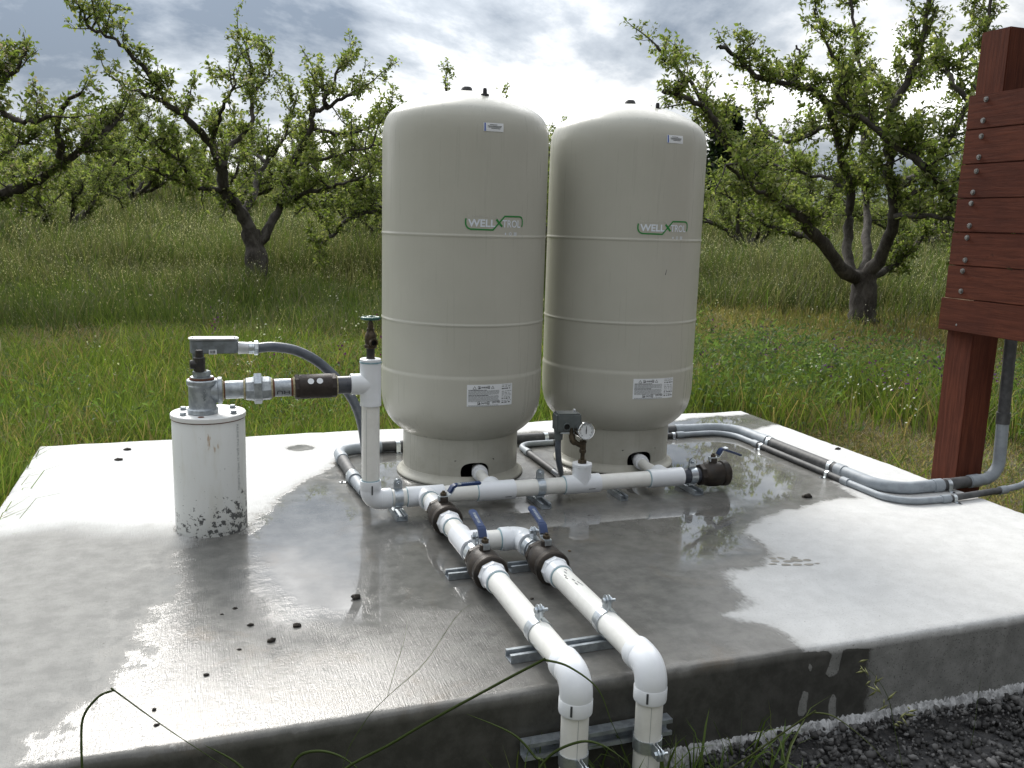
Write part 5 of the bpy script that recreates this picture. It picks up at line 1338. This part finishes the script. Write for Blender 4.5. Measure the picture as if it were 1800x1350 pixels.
def tubes_mesh(tubes):
    V_, Q = [], []; base = 0
    for P, R, seg in tubes:
        n = len(P); T = unit(np.gradient(P, axis=0)); ref = np.where(np.abs(T[:, 2:3]) < .9, np.array([[0, 0, 1.]]), np.array([[1., 0, 0]]))
        ref = np.repeat(ref[:1], n, 0); X = unit(np.cross(ref, T)); Y = np.cross(T, X); a = np.arange(seg) * 2 * math.pi / seg
        V_.append((P[:, None] + (X[:, None] * np.cos(a)[None, :, None] + Y[:, None] * np.sin(a)[None, :, None]) * np.asarray(R)[:, None, None]).reshape(-1, 3))
        i = np.arange(n - 1)[:, None] * seg; k = np.arange(seg)[None]; k2 = (k + 1) % seg
        Q.append((np.stack([i + k, i + k2, i + seg + k2, i + seg + k], -1) + base).reshape(-1, 4)); base += n * seg
    return np.concatenate(V_), np.concatenate(Q)
def leaves_mesh(P, D, size, seed, pal, wl=.27):
    rn = np.random.default_rng(seed); n = len(P)
    d = unit(D * .35 + rn.normal(size=(n, 3)) * .8 + np.array([0, 0, .10])); nn = unit(np.cross(d, rn.normal(size=(n, 3)))); nn = np.where(nn[:, 2:3] < 0, -nn, nn)
    nn = unit(nn + np.array([0, 0, .5])); s = unit(np.cross(d, nn)); nn = np.cross(s, d); L = size * rn.uniform(.55, 1.2, (n, 1))
    P0 = P + rn.normal(0, .022, (n, 3)) + d * .012; w = L * wl * rn.uniform(.85, 1.2, (n, 1)); fold = L * .10; droop = L * rn.uniform(.05, .28, (n, 1))
    v = np.stack([P0, P0 + d * L * .45 + s * w + nn * fold, P0 + d * L * .45 - s * w + nn * fold, P0 + d * L * .5, P0 + d * L - nn * droop], 1)
    f = np.array([[0, 1, 3], [0, 3, 2], [1, 4, 3], [3, 4, 2]])
    loops = (f[None] + (np.arange(n) * 5)[:, None, None]).reshape(-1)
    pal = np.array(pal); c = pal[rn.integers(0, len(pal), n)] * rn.uniform(.7, 1.3, (n, 1))
    return v.reshape(-1, 3), loops, np.arange(n * 4) * 3, np.repeat(c, 5, 0)
LEAFPAL = [(.195, .240, .075), (.160, .210, .060), (.240, .270, .115), (.130, .175, .052), (.280, .295, .150), (.105, .140, .045)]
def build_tree(limbs, seed, label, group, leaf=.074, sec=5.5, dens=1.0, seclen=(.35, .95), name='apple_tree', at=None, blossom=True):
    tubes, LP, LD = grow(limbs, seed, sec, seclen, leaf, dens)
    o_ = np.array(limbs[0][2][0]) if at is None else np.array(at)
    t = thing(name, tuple(float(a) for a in o_), label, 'tree', group)
    v, q_ = tubes_mesh(tubes)
    tr = np_mesh('trunk', v - o_, q_.ravel(), np.arange(len(q_)) * 4, 'bark', t)
    tr.data.polygons.foreach_set('use_smooth', [True] * len(tr.data.polygons))
    v, l_, s_, c = leaves_mesh(LP, LD, leaf, seed + 1, LEAFPAL)
    np_mesh('crown', v - o_, l_, s_, 'leaf', t, c)
    if blossom:
        rn = np.random.default_rng(seed + 5); k = rn.choice(len(LP), min(len(LP), 260), False)
        B = np.repeat(LP[k], 5, 0) + rn.normal(0, .025, (len(k) * 5, 3))
        v, l_, s_, c = leaves_mesh(B, rn.normal(size=B.shape), .032, seed + 6, [(.62, .58, .58), (.55, .48, .50), (.45, .36, .38)], .45)
        np_mesh('blossom', v - o_, l_, s_, 'petal', t, c)
    return t
AG = 'old apple trees of the orchard'
def slim(L, k): return [L[0]] + [(a * k, b_ * k, p) for a, b_, p in L[1:]]
tR = build_tree(slim(to_ground(TREE_R), .9), 201, 'spreading apple tree with thick forked trunk between right tank and board panel', AG, sec=9.0, dens=1.4, leaf=.073, seclen=(.20, .62))
tL = build_tree(slim(to_ground(TREE_L), .82), 202, 'apple tree with crooked limbs left of the left tank, one bare limb reaching up left', AG, sec=9.0, dens=1.4, leaf=.073, seclen=(.20, .62))
tE = build_tree(to_ground(TREE_E), 203, 'apple tree cut by the left picture edge, its low limb leaning in', AG, sec=9.0, dens=1.4, leaf=.073, seclen=(.20, .62))
def vase(seed, h=3.4, spread=2.0, n=7):
    rn = np.random.default_rng(seed); L = [(.16, .14, [(0, 0, 0), (rn.normal(0, .04), rn.normal(0, .04), .35), (0, 0, .75)])]
    for k in range(n):
        a = k * 6.283 / n + rn.uniform(-.3, .3); p = np.array([0, 0, .7]); pts = [tuple(p)]; d = unit(np.array([math.cos(a), math.sin(a), .75])); m_ = 6; sp = spread * rn.uniform(.75, 1.1)
        for j in range(m_):
            d = unit(d + rn.normal(0, .25, 3) + np.array([0, 0, .10])); p = p + d * sp * 1.55 / m_; pts.append(tuple(p))
        L.append((.085, .02, pts))
        for q in range(2):
            j = rn.integers(2, 5); b0 = np.array(pts[j]); d2 = unit(rn.normal(size=3) * .6 + np.array([math.cos(a) * .2, math.sin(a) * .2, 1.0])); pp = [tuple(b0)]
            for i in range(4): d2 = unit(d2 + rn.normal(0, .2, 3)); b0 = b0 + d2 * rn.uniform(.22, .38); pp.append(tuple(b0))
            L.append((.04, .012, pp))
    return L
def copy_thing(src, loc, rz, sc, label):
    r = src.copy(); COL.objects.link(r); r.location = loc; r.rotation_euler = (0, 0, rz); r.scale = (sc,) * 3; r['label'] = label
    for ch in src.children:
        c = ch.copy(); COL.objects.link(c); c.parent = r
    return r
far_spots = [  # x, y, rotation, scale, proto, label
    (-3.31, 19.7, 0.4, 0.82, 0, 'apple tree in the second row at the far left, slim forked trunk'),
    (-2.5, 28.2, 1.9, 0.90, 1, 'small distant apple tree with pale trunk left of the crooked one'),
    (3.06, 18.5, 2.6, 0.82, 0, 'second row apple tree whose trunk shows just left of the left tank'),
    (3.55, 13.5, 4.0, 0.98, 1, 'apple tree hidden behind the left tank, twigs above its top'),
    (6.15, 15.6, 0.9, 1.06, 0, 'apple tree showing in the narrow gap between the two tanks'),
    (12.2, 17.4, 3.3, 0.82, 1, 'second row apple tree right of the right tank, behind the thick trunk'),
    (17.5, 17.0, 5.1, 0.86, 0, 'second row apple tree behind the board panel at the right'),
    (0.4, 28.6, 2.2, 0.94, 0, 'distant apple tree behind the crooked one at the left'),
    (18.6, 23.5, 1.2, 0.94, 1, 'distant apple tree low behind the spreading one at the right'),
    (-6.2, 23.5, 5.5, 0.90, 1, 'distant apple tree at the left picture edge'),
    (7.6, 26.5, 0.2, 0.94, 0, 'distant apple tree hidden behind the right tank'),
    (11.6, 30.0, 4.4, 0.94, 1, 'distant apple tree right of the right tank below the conifer'),
    (-8.8, 33.0, 2.9, 0.98, 0, 'furthest apple tree at the left under the grey cloud'),
    (4.0, 35.0, 1.6, 0.98, 1, 'furthest apple tree behind the left tank'),
    (22.5, 31.0, 3.9, 0.98, 0, 'furthest apple tree at the right behind the spreading one'),
    (16.6, 36.5, 5.9, 0.98, 1, 'furthest apple tree on the rise at the right'),
    (-3.2, 38.0, 0.7, 1.02, 1, 'furthest apple tree on the rise at the left'),
]
protos = [None, None]
for x, y, rz, sc, k, lab in far_spots:
    loc = (x, y, float(ground_z(x, y)) - .06)
    if protos[k] is None:
        limbs = vase(310 + k); t = build_tree(limbs, 320 + k, lab, AG, sec=8.0, dens=1.4, leaf=.074, seclen=(.2, .6), at=(0, 0, 0), blossom=False)
        t.location = loc; t.rotation_euler = (0, 0, rz); t.scale = (sc,) * 3; protos[k] = t
    else: copy_thing(protos[k], loc, rz, sc, lab)
# tree at the upper right behind the post
tq = copy_thing(protos[0], (10.4, 6.6, float(ground_z(10.4, 6.6)) - .1), 2.0, 1.30, 'apple tree whose leaves show above the top of the wooden post')
# dark conifer on the rise
def conifer(loc, h, label, seed):
    rn = np.random.default_rng(seed); t = thing('conifer', loc, label, 'tree')
    tubes = [(np.array([[0, 0, 0], [0, 0, h * .5], [0, 0, h]]), np.array([.35, .2, .03]), 8)]
    LP, LD = [], []
    for z in np.linspace(h * .12, h * .98, 60):
        for q in range(5):
            a = rn.uniform(0, 6.283); ln = (h - z) * .36 * rn.uniform(.6, 1.15) + .3; d = unit(np.array([math.cos(a), math.sin(a), rn.uniform(-.1, .35)])); p0 = np.array([0, 0, z]); p1 = p0 + d * ln
            tubes.append((np.array([p0, p1]), np.array([.04, .01]), 3)); m_ = 26; f = rn.uniform(.2, 1.05, (m_, 1)); LP.append(p0 + (p1 - p0) * f + rn.normal(0, .22, (m_, 3))); LD.append(np.repeat(d[None], m_, 0))
    v, q_ = tubes_mesh(tubes); np_mesh('trunk', v, q_.ravel(), np.arange(len(q_)) * 4, 'bark', t)
    v, l_, s_, c = leaves_mesh(np.concatenate(LP), np.concatenate(LD), .50, seed + 1, [(.018, .032, .016), (.025, .042, .02), (.014, .024, .014)], .22)
    np_mesh('crown', v, l_, s_, 'leaf', t, c); return t
conifer((33.6, 52.5, float(ground_z(33.6, 52.5)) - .2), 7.2, 'dark conifer on the rise just right of the right tank', 401)
conifer((36.9, 53.5, float(ground_z(36.9, 53.5)) - .2), 5.6, 'lower dark conifer beside the taller one on the rise', 402)

# ------------------------------------------------------------------ grass
def blades(P, h, w, lean, col, seed, az=None, curve=1.0):
    rn = np.random.default_rng(seed); n = len(P); h = h[:, None]; w = (w if np.ndim(w) else np.full(n, w))[:, None]
    a = rn.uniform(0, 6.283, n) if az is None else az; L = np.stack([np.cos(a), np.sin(a), np.zeros(n)], -1); f = rn.uniform(0, 6.283, n); s = np.stack([np.cos(f), np.sin(f), np.zeros(n)], -1)
    ln = (lean * rn.uniform(.2, 1.3, n))[:, None] * h; up = np.array([[0, 0, 1.]])
    b0 = P; b1 = P + up * h * .42 + L * ln * .16; b2 = P + up * h * .78 + L * ln * .52 * curve; b3 = P + up * h * (1 - .18 * np.minimum(ln / h, 1.5)) + L * ln
    v = np.stack([b0 - s * w * .5, b0 + s * w * .5, b1 - s * w * .5, b1 + s * w * .5, b2 - s * w * .32, b2 + s * w * .32, b3], 1).reshape(-1, 3)
    pat = np.array([0, 1, 3, 2, 2, 3, 5, 4, 4, 5, 6]); loops = (pat[None] + (np.arange(n) * 7)[:, None]).reshape(-1)
    starts = (np.array([0, 4, 8])[None] + (np.arange(n) * 11)[:, None]).reshape(-1)
    g_ = np.array([.62, .62, .9, .9, 1.05, 1.05, 1.15])      # multipliers rising from base to tip, not applied to the tint
    c = np.repeat(col, 7, 0)
    return v, loops, starts, c, b3
def spikelets(B, seed, size, col, per=5, spread=.07, drop=.10):
    rn = np.random.default_rng(seed); n = len(B); Q = np.repeat(B, per, 0) + rn.normal(0, 1, (n * per, 3)) * np.array([spread, spread, drop * .6]) - np.array([0, 0, drop * .5])
    m_ = len(Q); d = unit(rn.normal(0, .5, (m_, 3)) + np.array([0, 0, -1.])); s = unit(np.cross(d, rn.normal(size=(m_, 3)))); sz = size * rn.uniform(.6, 1.3, (m_, 1))
    v = np.stack([Q, Q + d * sz * .4 + s * sz * .16, Q + d * sz, Q + d * sz * .4 - s * sz * .16], 1).reshape(-1, 3)
    return v, np.arange(m_ * 4), np.arange(m_) * 4, np.repeat(col * rn.uniform(.7, 1.2, (m_, 1)), 4, 0)
class Acc:
    def __init__(self): self.v, self.l, self.s, self.c = [], [], [], []; self.nv = self.nl = 0
    def add(self, v, l, s, c): self.v.append(v); self.l.append(l + self.nv); self.s.append(s + self.nl); self.c.append(c); self.nv += len(v); self.nl += len(l)
    def build(self, name, mat): return np_mesh(name, np.concatenate(self.v), np.concatenate(self.l), np.concatenate(self.s), mat, tint=np.concatenate(self.c))
VIEW = math.atan2(_F.x, _F.y)
def wedge(n, r0, r1, seed, a0=-.82, a1=.92, clear=.03):
    rn = np.random.default_rng(seed); r = np.sqrt(rn.uniform(r0 * r0, r1 * r1, n)); t = rn.uniform(a0, a1, n); az = VIEW + t
    x, y = CAM_LOC[0] + r * np.sin(az), CAM_LOC[1] + r * np.cos(az)
    k = ~((x > PX0 - clear) & (x < PX1 + clear) & (y < PY1 + clear + .03)) & ~((x > 2.3) & (y < .35))
    x, y, r, t = x[k], y[k], r[k], t[k]
    return x, y, r, t, rn
GREEN = np.array([(.145, .205, .040), (.110, .170, .034), (.190, .225, .062), (.085, .130, .030)])
DEEP = np.array([(.070, .112, .028), (.090, .130, .036), (.060, .092, .026), (.110, .140, .046)])
TAN = np.array([(.250, .200, .105), (.200, .160, .085), (.165, .150, .070), (.290, .240, .140)])
OAT = np.array([(.145, .148, .085), (.112, .124, .060), (.185, .178, .122), (.088, .102, .048)])
YEL = np.array([(.150, .165, .055), (.185, .175, .070), (.115, .140, .042), (.205, .170, .085)])
def pick(pal, n, rn): return pal[rn.integers(0, len(pal), n)] * rn.uniform(.75, 1.25, (n, 1))
field = Acc()
def sow(n, r0, r1, seed, wfac):
    x, y, r, t, rn = wedge(n, r0, r1, seed); n = len(x)
    nz_ = fbm(x * .55, y * .55, 51); n2 = fbm(x * 1.7, y * 1.7, 57); right = np.clip((t - .08) / .14, 0, 1)
    rr = r + (nz_ - .5) * 4.0 + (n2 - .5) * 2.0 + rn.normal(0, .45, n)
    # type by distance: 0 lush, 1 trampled tan, 2 deep green, 3 oat grass, 4 yellow-green, 5 dry low cover
    ty = np.where(rr < 8.6, 0, np.where(rr < 10.0, 1, np.where(rr < 13.6, 2, 3)))
    tyr = np.where(rr < 6.7, 5, np.where(rr < 8.8, 0, np.where(rr < 14.5, 4, 3)))
    ty = np.where(rn.random(n) < right, tyr, ty)
    near_dry = (ty == 0) & (rr < 4.9) & (n2 > .62); ty = np.where(near_dry, 5, ty)
    col = np.zeros((n, 3)); h = np.zeros(n); lean = np.zeros(n)
    for k, pal, mixp, mixf, h0, h1, l0 in ((0, GREEN, TAN, .16, .16, .40, .55), (1, TAN, GREEN, .42, .10, .30, 1.1), (2, DEEP, OAT, .25, .20, .55, .5), (3, OAT, DEEP, .38, .50, 1.05, .45), (4, YEL, TAN, .30, .12, .34, .55), (5, TAN, GREEN, .16, .03, .12, .9)):
        q = ty == k; m_ = q.sum()
        if not m_: continue
        c = pick(pal, m_, rn); c2 = pick(mixp, m_, rn); use = rn.random(m_) < np.clip(mixf + (n2[q] - .5) * .9, 0, 1); col[q] = np.where(use[:, None], c2, c)
        h[q] = rn.uniform(h0, h1, m_) * (.45 + 1.1 * nz_[q]) * (np.clip(.45 + (rr[q] - 12.5) / 11, .45, 1) if k == 3 else 1); lean[q] = l0 * (.6 + 1.2 * n2[q])
    dt = np.minimum(np.hypot(x - 7.2, y - 6.6), np.hypot(x - 7.9, y - 8.0)); h = h * (1 - .62 * np.exp(-(dt / 1.7) ** 2))
    w = wfac * rn.uniform(.6, 1.3, n)
    P = np.stack([x, y, ground_z(x, y) - .01], -1)
    v, l, s, c, tip = blades(P, h, w, lean, col, seed + 1); field.add(v, l, s, c)
    q = (ty == 3) & (rn.random(n) < (.24 if r1 < 24 else .30))
    if q.any():
        v, l, s, c = spikelets(tip[q], seed + 2, .022 if r1 < 24 else .034, np.array([.50, .49, .40]), 4, .05, .20); field.add(v, l, s, c)
    q = ((ty == 4) | (ty == 2)) & (rn.random(n) < .035)
    if q.any():
        v, l, s, c = spikelets(tip[q], seed + 3, .024, np.array([.42, .40, .28]), 6, .04, .16); field.add(v, l, s, c)
    q = (ty == 5) & (rn.random(n) < .10)
    if q.any():
        v, l, s, c = spikelets(tip[q], seed + 4, .010, np.array([.50, .44, .30]), 3, .02, .02); field.add(v, l, s, c)
sow(66000, 3.2, 6.4, 500, .0055)
sow(79000, 6.4, 10.5, 510, .0075)
sow(89000, 10.5, 17.0, 520, .011)
sow(66000, 17.0, 28.0, 530, .020)
sow(46000, 28.0, 52.0, 540, .042)
for tx_, ty_, tn, th in ((2.62, 1.80, 26, .34), (2.75, 1.70, 18, .30), (2.50, 2.10, 14, .22), (2.95, 1.2, 16, .30), (-1.62, 2.2, 40, .30), (-1.55, 1.7, 30, .28), (-1.7, 2.9, 40, .36)):
    rn = np.random.default_rng(int(tx_ * 100 + 900)); P = np.stack([tx_ + rn.normal(0, .05, tn), ty_ + rn.normal(0, .05, tn), np.full(tn, -.27)], -1)
    v, l, s, c, tip = blades(P, rn.uniform(.5, 1.1, tn) * th, rn.uniform(.004, .008, tn), np.full(tn, .8), pick(GREEN, tn, rn), 950); field.add(v, l, s, c)
o = field.build('field_grass', 'grass')
tag(o, 'tall orchard grass, green near the slab and oat-coloured further off', kind='stuff')
# broad-leaved weeds and vetch at the right and here and there
weeds = Acc()
def weed_patch(n, r0, r1, a0, a1, seed, hh, size, pal, thr, wl=.13):
    x, y, r, t, rn = wedge(n, r0, r1, seed, a0, a1); k = fbm(x * 1.1, y * 1.1, 61) > thr; x, y = x[k], y[k]; n = len(x)
    top = hh * (.5 + .8 * fbm(x * 1.6, y * 1.6, 63)); P = np.stack([x, y, ground_z(x, y) + top * rn.random(n) ** .7], -1)
    v, l, s, c = leaves_mesh(P, rn.normal(size=P.shape) * .6 + np.array([0, 0, .4]), size, seed + 1, pal, wl); weeds.add(v, l, s, c)
WP = [(.075, .125, .040), (.060, .105, .035), (.095, .150, .050), (.110, .160, .060)]
weed_patch(15000, 5.8, 8.8, .10, .68, 601, .50, .062, WP, .48)
weed_patch(9000, 5.0, 8.0, -.68, .05, 602, .30, .045, WP, .56)
weed_patch(9000, 4.3, 5.8, .1, .68, 603, .10, .030, [(.10, .13, .05), (.16, .14, .07), (.22, .18, .10)], .40)
o = weeds.build('broadleaf_weeds', 'leaf'); tag(o, 'leafy green weeds and vetch among the grass', kind='stuff')
fl_ = Acc()
def flowers(n, r0, r1, a0, a1, seed, hh, size, pal, per, sp):
    x, y, r, t, rn = wedge(n, r0, r1, seed, a0, a1); P = np.stack([x, y, ground_z(x, y) + hh * rn.uniform(.7, 1.1, len(x))], -1)
    Q = np.repeat(P, per, 0) + rn.normal(0, 1, (len(P) * per, 3)) * np.array(sp); v, l, s, c = leaves_mesh(Q, rn.normal(size=Q.shape), size, seed + 1, pal, .42); fl_.add(v, l, s, c)
flowers(46, 6.2, 8.4, .14, .62, 611, .40, .020, [(.10, .03, .14), (.07, .02, .10)], 14, (.010, .010, .045))
flowers(16, 5.8, 8.2, .12, .66, 612, .38, .020, [(.65, .65, .60), (.5, .52, .46)], 12, (.02, .02, .05))
flowers(16, 5.6, 8.4, -.5, -.02, 613, .34, .020, [(.60, .62, .52), (.45, .48, .38)], 12, (.02, .02, .06))
flowers(10, 6.8, 8.6, -.35, -.1, 614, .36, .022, [(.14, .02, .13), (.09, .02, .10)], 14, (.008, .008, .05))
flowers(30, 9, 13, -.5, .55, 615, .58, .022, [(.50, .49, .40)], 7, (.008, .008, .10))
o = fl_.build('wild_flowers', 'petal'); tag(o, 'small white and purple wild flowers in the grass', kind='stuff')

# ------------------------------------------------------------------ long grass stems in front of the slab
def stem(pts, w, label, tint=(.075, .105, .035), name='grass_blade', thin=False):
    P = smooth_path(pts, 7); w = w * (1 if thin else .78)
    o = obj_stem(name, P, w, tint, thin); tag(o, label, 'grass', 'long grass stems in front of the slab'); return o
def obj_stem(name, P, w, tint, thin):
    n = len(P); base = P[0]; vs_, loops, starts = [], [], []
    for i, p in enumerate(P):
        t = (P[min(i + 1, n - 1)] - P[max(i - 1, 0)]).normalized(); s = t.cross(Vector((.25, -.85, .45))).normalized(); k = i / (n - 1)
        ww = w * (1.0 if thin else (math.sin(math.pi * min(1, .18 + .82 * (1 - k))) ** .6 if k > .5 else 1)) * (1 - .85 * k ** 4); nn = t.cross(s)
        vs_ += [p - s * ww / 2, p + nn * ww * (.5 if thin else .06), p + s * ww / 2, p - nn * ww * (.5 if thin else .03)]
    for i in range(n - 1):
        a, b_ = i * 4, i * 4 + 4
        for k in range(4): loops += [a + k, a + (k + 1) % 4, b_ + (k + 1) % 4, b_ + k]
    v = np.array([tuple(p - base) for p in vs_]); starts = np.arange(len(loops) // 4) * 4
    o = np_mesh(name, v, np.array(loops), starts, 'grass', tint=np.repeat(np.array([tint]), len(v), 0), loc=tuple(base))
    o.data.polygons.foreach_set('use_smooth', [True] * len(o.data.polygons)); return o
def gz_(x, y): return float(ground_z(x, y))
stem([(-.93, -.05, -.27), (-.94, -.03, -.05), (-0.943, .0, 0.047), (-0.936, 0.005, 0.096), (-0.909, 0.01, 0.128), (-0.884, 0.01, 0.1365), (-0.882, 0.01, 0.137), (-0.879, 0.009, 0.135), (-0.779, -0.034, 0.057), (-0.645, -0.099, -0.032)], .0062, 'kinked dark blade at the lower left, folded over at its top')
stem([(-.62, -.26, -.27), (-0.526, -0.29, 0.035), (-0.388, -0.319, 0.14), (-0.231, -0.357, 0.235), (-0.142, -0.379, 0.286), (-0.138, -0.38, 0.288), (-0.133, -0.3815, 0.2875), (-0.095, -0.397, 0.277), (-0.048, -0.421, 0.24), (-0.026, -0.44, 0.181), (-0.008, -0.454, 0.141)], .0065, 'long bent blade arching across the left white elbow')
stem([(-.50, -.20, -.27), (-0.473, -0.205, 0.015), (-0.429, -0.202, 0.112), (-0.386, -0.208, 0.162), (-0.317, -0.22, 0.228), (-0.258, -0.224, 0.315), (-0.227, -0.23, 0.342)], .0014, 'hair-thin seed stalk rising over the wet slab', thin=True)
stem([(-.386, -.208, .162), (-.372, -.206, .21), (-.352, -.20, .27), (-.346, -.20, .31)], .0010, 'hair-thin side stalk beside the rising seed stalk', thin=True)
stem([(.15, -.38, -.27), (0.196, -0.4, -0.04), (0.305, -0.421, 0.051), (0.408, -0.443, 0.127), (0.412, -0.444, 0.129), (0.416, -0.4455, 0.1288), (0.454, -0.461, 0.12), (0.516, -0.493, 0.069), (0.566, -0.523, 0.004)], .0052, 'bent blade in front of the slab face right of the downpipes', tint=(.11, .13, .055))
stem([(-.60, -.17, -.27), (-0.577, -0.177, -0.031), (-0.554, -0.172, 0.039), (-0.517, -0.181, 0.056), (-0.472, -0.199, 0.047), (-0.432, -0.22, 0.016)], .0075, 'short curled blade at the bottom left of centre')
stem([(-.18, -.42, -.27), (-0.16, -0.418, 0.046), (-0.139, -0.413, 0.112), (-0.085, -0.426, 0.144), (-0.042, -0.443, 0.14), (0.005, -0.466, 0.106)], .0070, 'curled blade in front of the left downpipe clamp')
stem([(-.62, -.11, -.27), (-0.625, -0.112, -0.064), (-0.655, -0.09, -0.005), (-0.717, -0.061, 0.032)], .0075, 'short broad blade leaning left at the bottom left')
stem([(-.05, -.30, -.27), (-0.087, -0.292, -0.004), (-0.107, -0.279, 0.028), (-0.147, -0.256, 0.071), (-0.23, -0.22, 0.107)], .0070, 'blade leaning left below the front strut')
stem([(.70, -.45, -.27), (0.686, -0.424, -0.097), (0.669, -0.395, 0.021), (0.658, -0.378, 0.086), (0.631, -0.36, 0.133), (0.605, -0.347, 0.153)], .0018, 'thin stalk carrying the seed head before the slab face', thin=True)
rn = np.random.default_rng(9)
def seed_head(P0, P1, n, ln, label):
    P0, P1 = np.array(P0), np.array(P1); V_, C = [], []
    for k in range(n):
        b0 = P0 + (P1 - P0) * (k / (n - 1)); d = unit((P1 - P0) / np.linalg.norm(P1 - P0) * .6 + rn.normal(0, .5, 3) + np.array([.35, 0, -.15])); s = unit(np.cross(d, np.array([.3, -.9, .3]))); nn = np.cross(s, d); l_ = ln * rn.uniform(.7, 1.2)
        V_ += [b0, b0 + d * l_ * .4 + s * l_ * .13, b0 + d * l_, b0 + d * l_ * .4 - s * l_ * .13, b0 + d * l_ * .4 + nn * l_ * .10]
    V_ = np.array(V_); f = np.array([[0, 1, 4], [1, 2, 4], [2, 3, 4], [3, 0, 4], [0, 3, 1], [1, 3, 2]]); loops = (f[None] + (np.arange(n) * 5)[:, None, None]).reshape(-1)
    o = np_mesh('seed_head', V_ - P0, loops, np.arange(len(loops) // 3) * 3, 'grass', tint=np.repeat(np.array([[.20, .21, .10]]), len(V_), 0), loc=tuple(P0)); tag(o, label, 'seed head'); return o
seed_head((.660, -.380, .070), (.600, -.345, .158), 15, .028, 'green-yellow grass seed head in front of the slab face at the right')
seed_head((.668, -.392, .030), (.700, -.400, .062), 7, .026, 'lower drooping spikelets of the grass seed head')
stem([(1.14, -.18, -.27), (1.152, -0.176, -0.191), (1.163, -0.166, -0.119), (1.173, -0.159, -0.061)], .0016, 'small thin weed stalk near the gravel at the right', thin=True)
# scrub of short blades at the foot of the slab
rr_ = np.random.default_rng(91); n = 900
x = rr_.uniform(-1.3, .62, n); y = rr_.uniform(-.75, -.02, n) * np.where(x > .1, .5, 1); P = np.stack([x, y, ground_z(x, y) - .01], -1)
vg = Acc()
v, l, s, c, _t = blades(P, rr_.uniform(.06, .19, n), rr_.uniform(.003, .006, n), np.full(n, .9), pick(DEEP * 1.2, n, rr_), 92); vg.add(v, l, s, c)
for x0, x1, y0, y1, n, h0, h1 in ((-.80, -.40, -.30, -.10, 16, .20, .33), (-.40, .02, -.36, -.14, 9, .20, .32), (.30, .62, -.16, -.04, 26, .10, .20), (-1.0, -.8, -.2, -.05, 5, .2, .3)):
    P = np.stack([rr_.uniform(x0, x1, n), rr_.uniform(y0, y1, n), np.full(n, -.275)], -1)
    v, l, s, c, _t = blades(P, rr_.uniform(h0, h1, n), rr_.uniform(.004, .0075, n), np.full(n, .75), pick(np.concatenate([DEEP * 1.5, GREEN]), n, rr_), 93 + n); vg.add(v, l, s, c)
o = vg.build('verge_grass', 'grass'); tag(o, 'short green grass growing at the foot of the slab', kind='stuff')
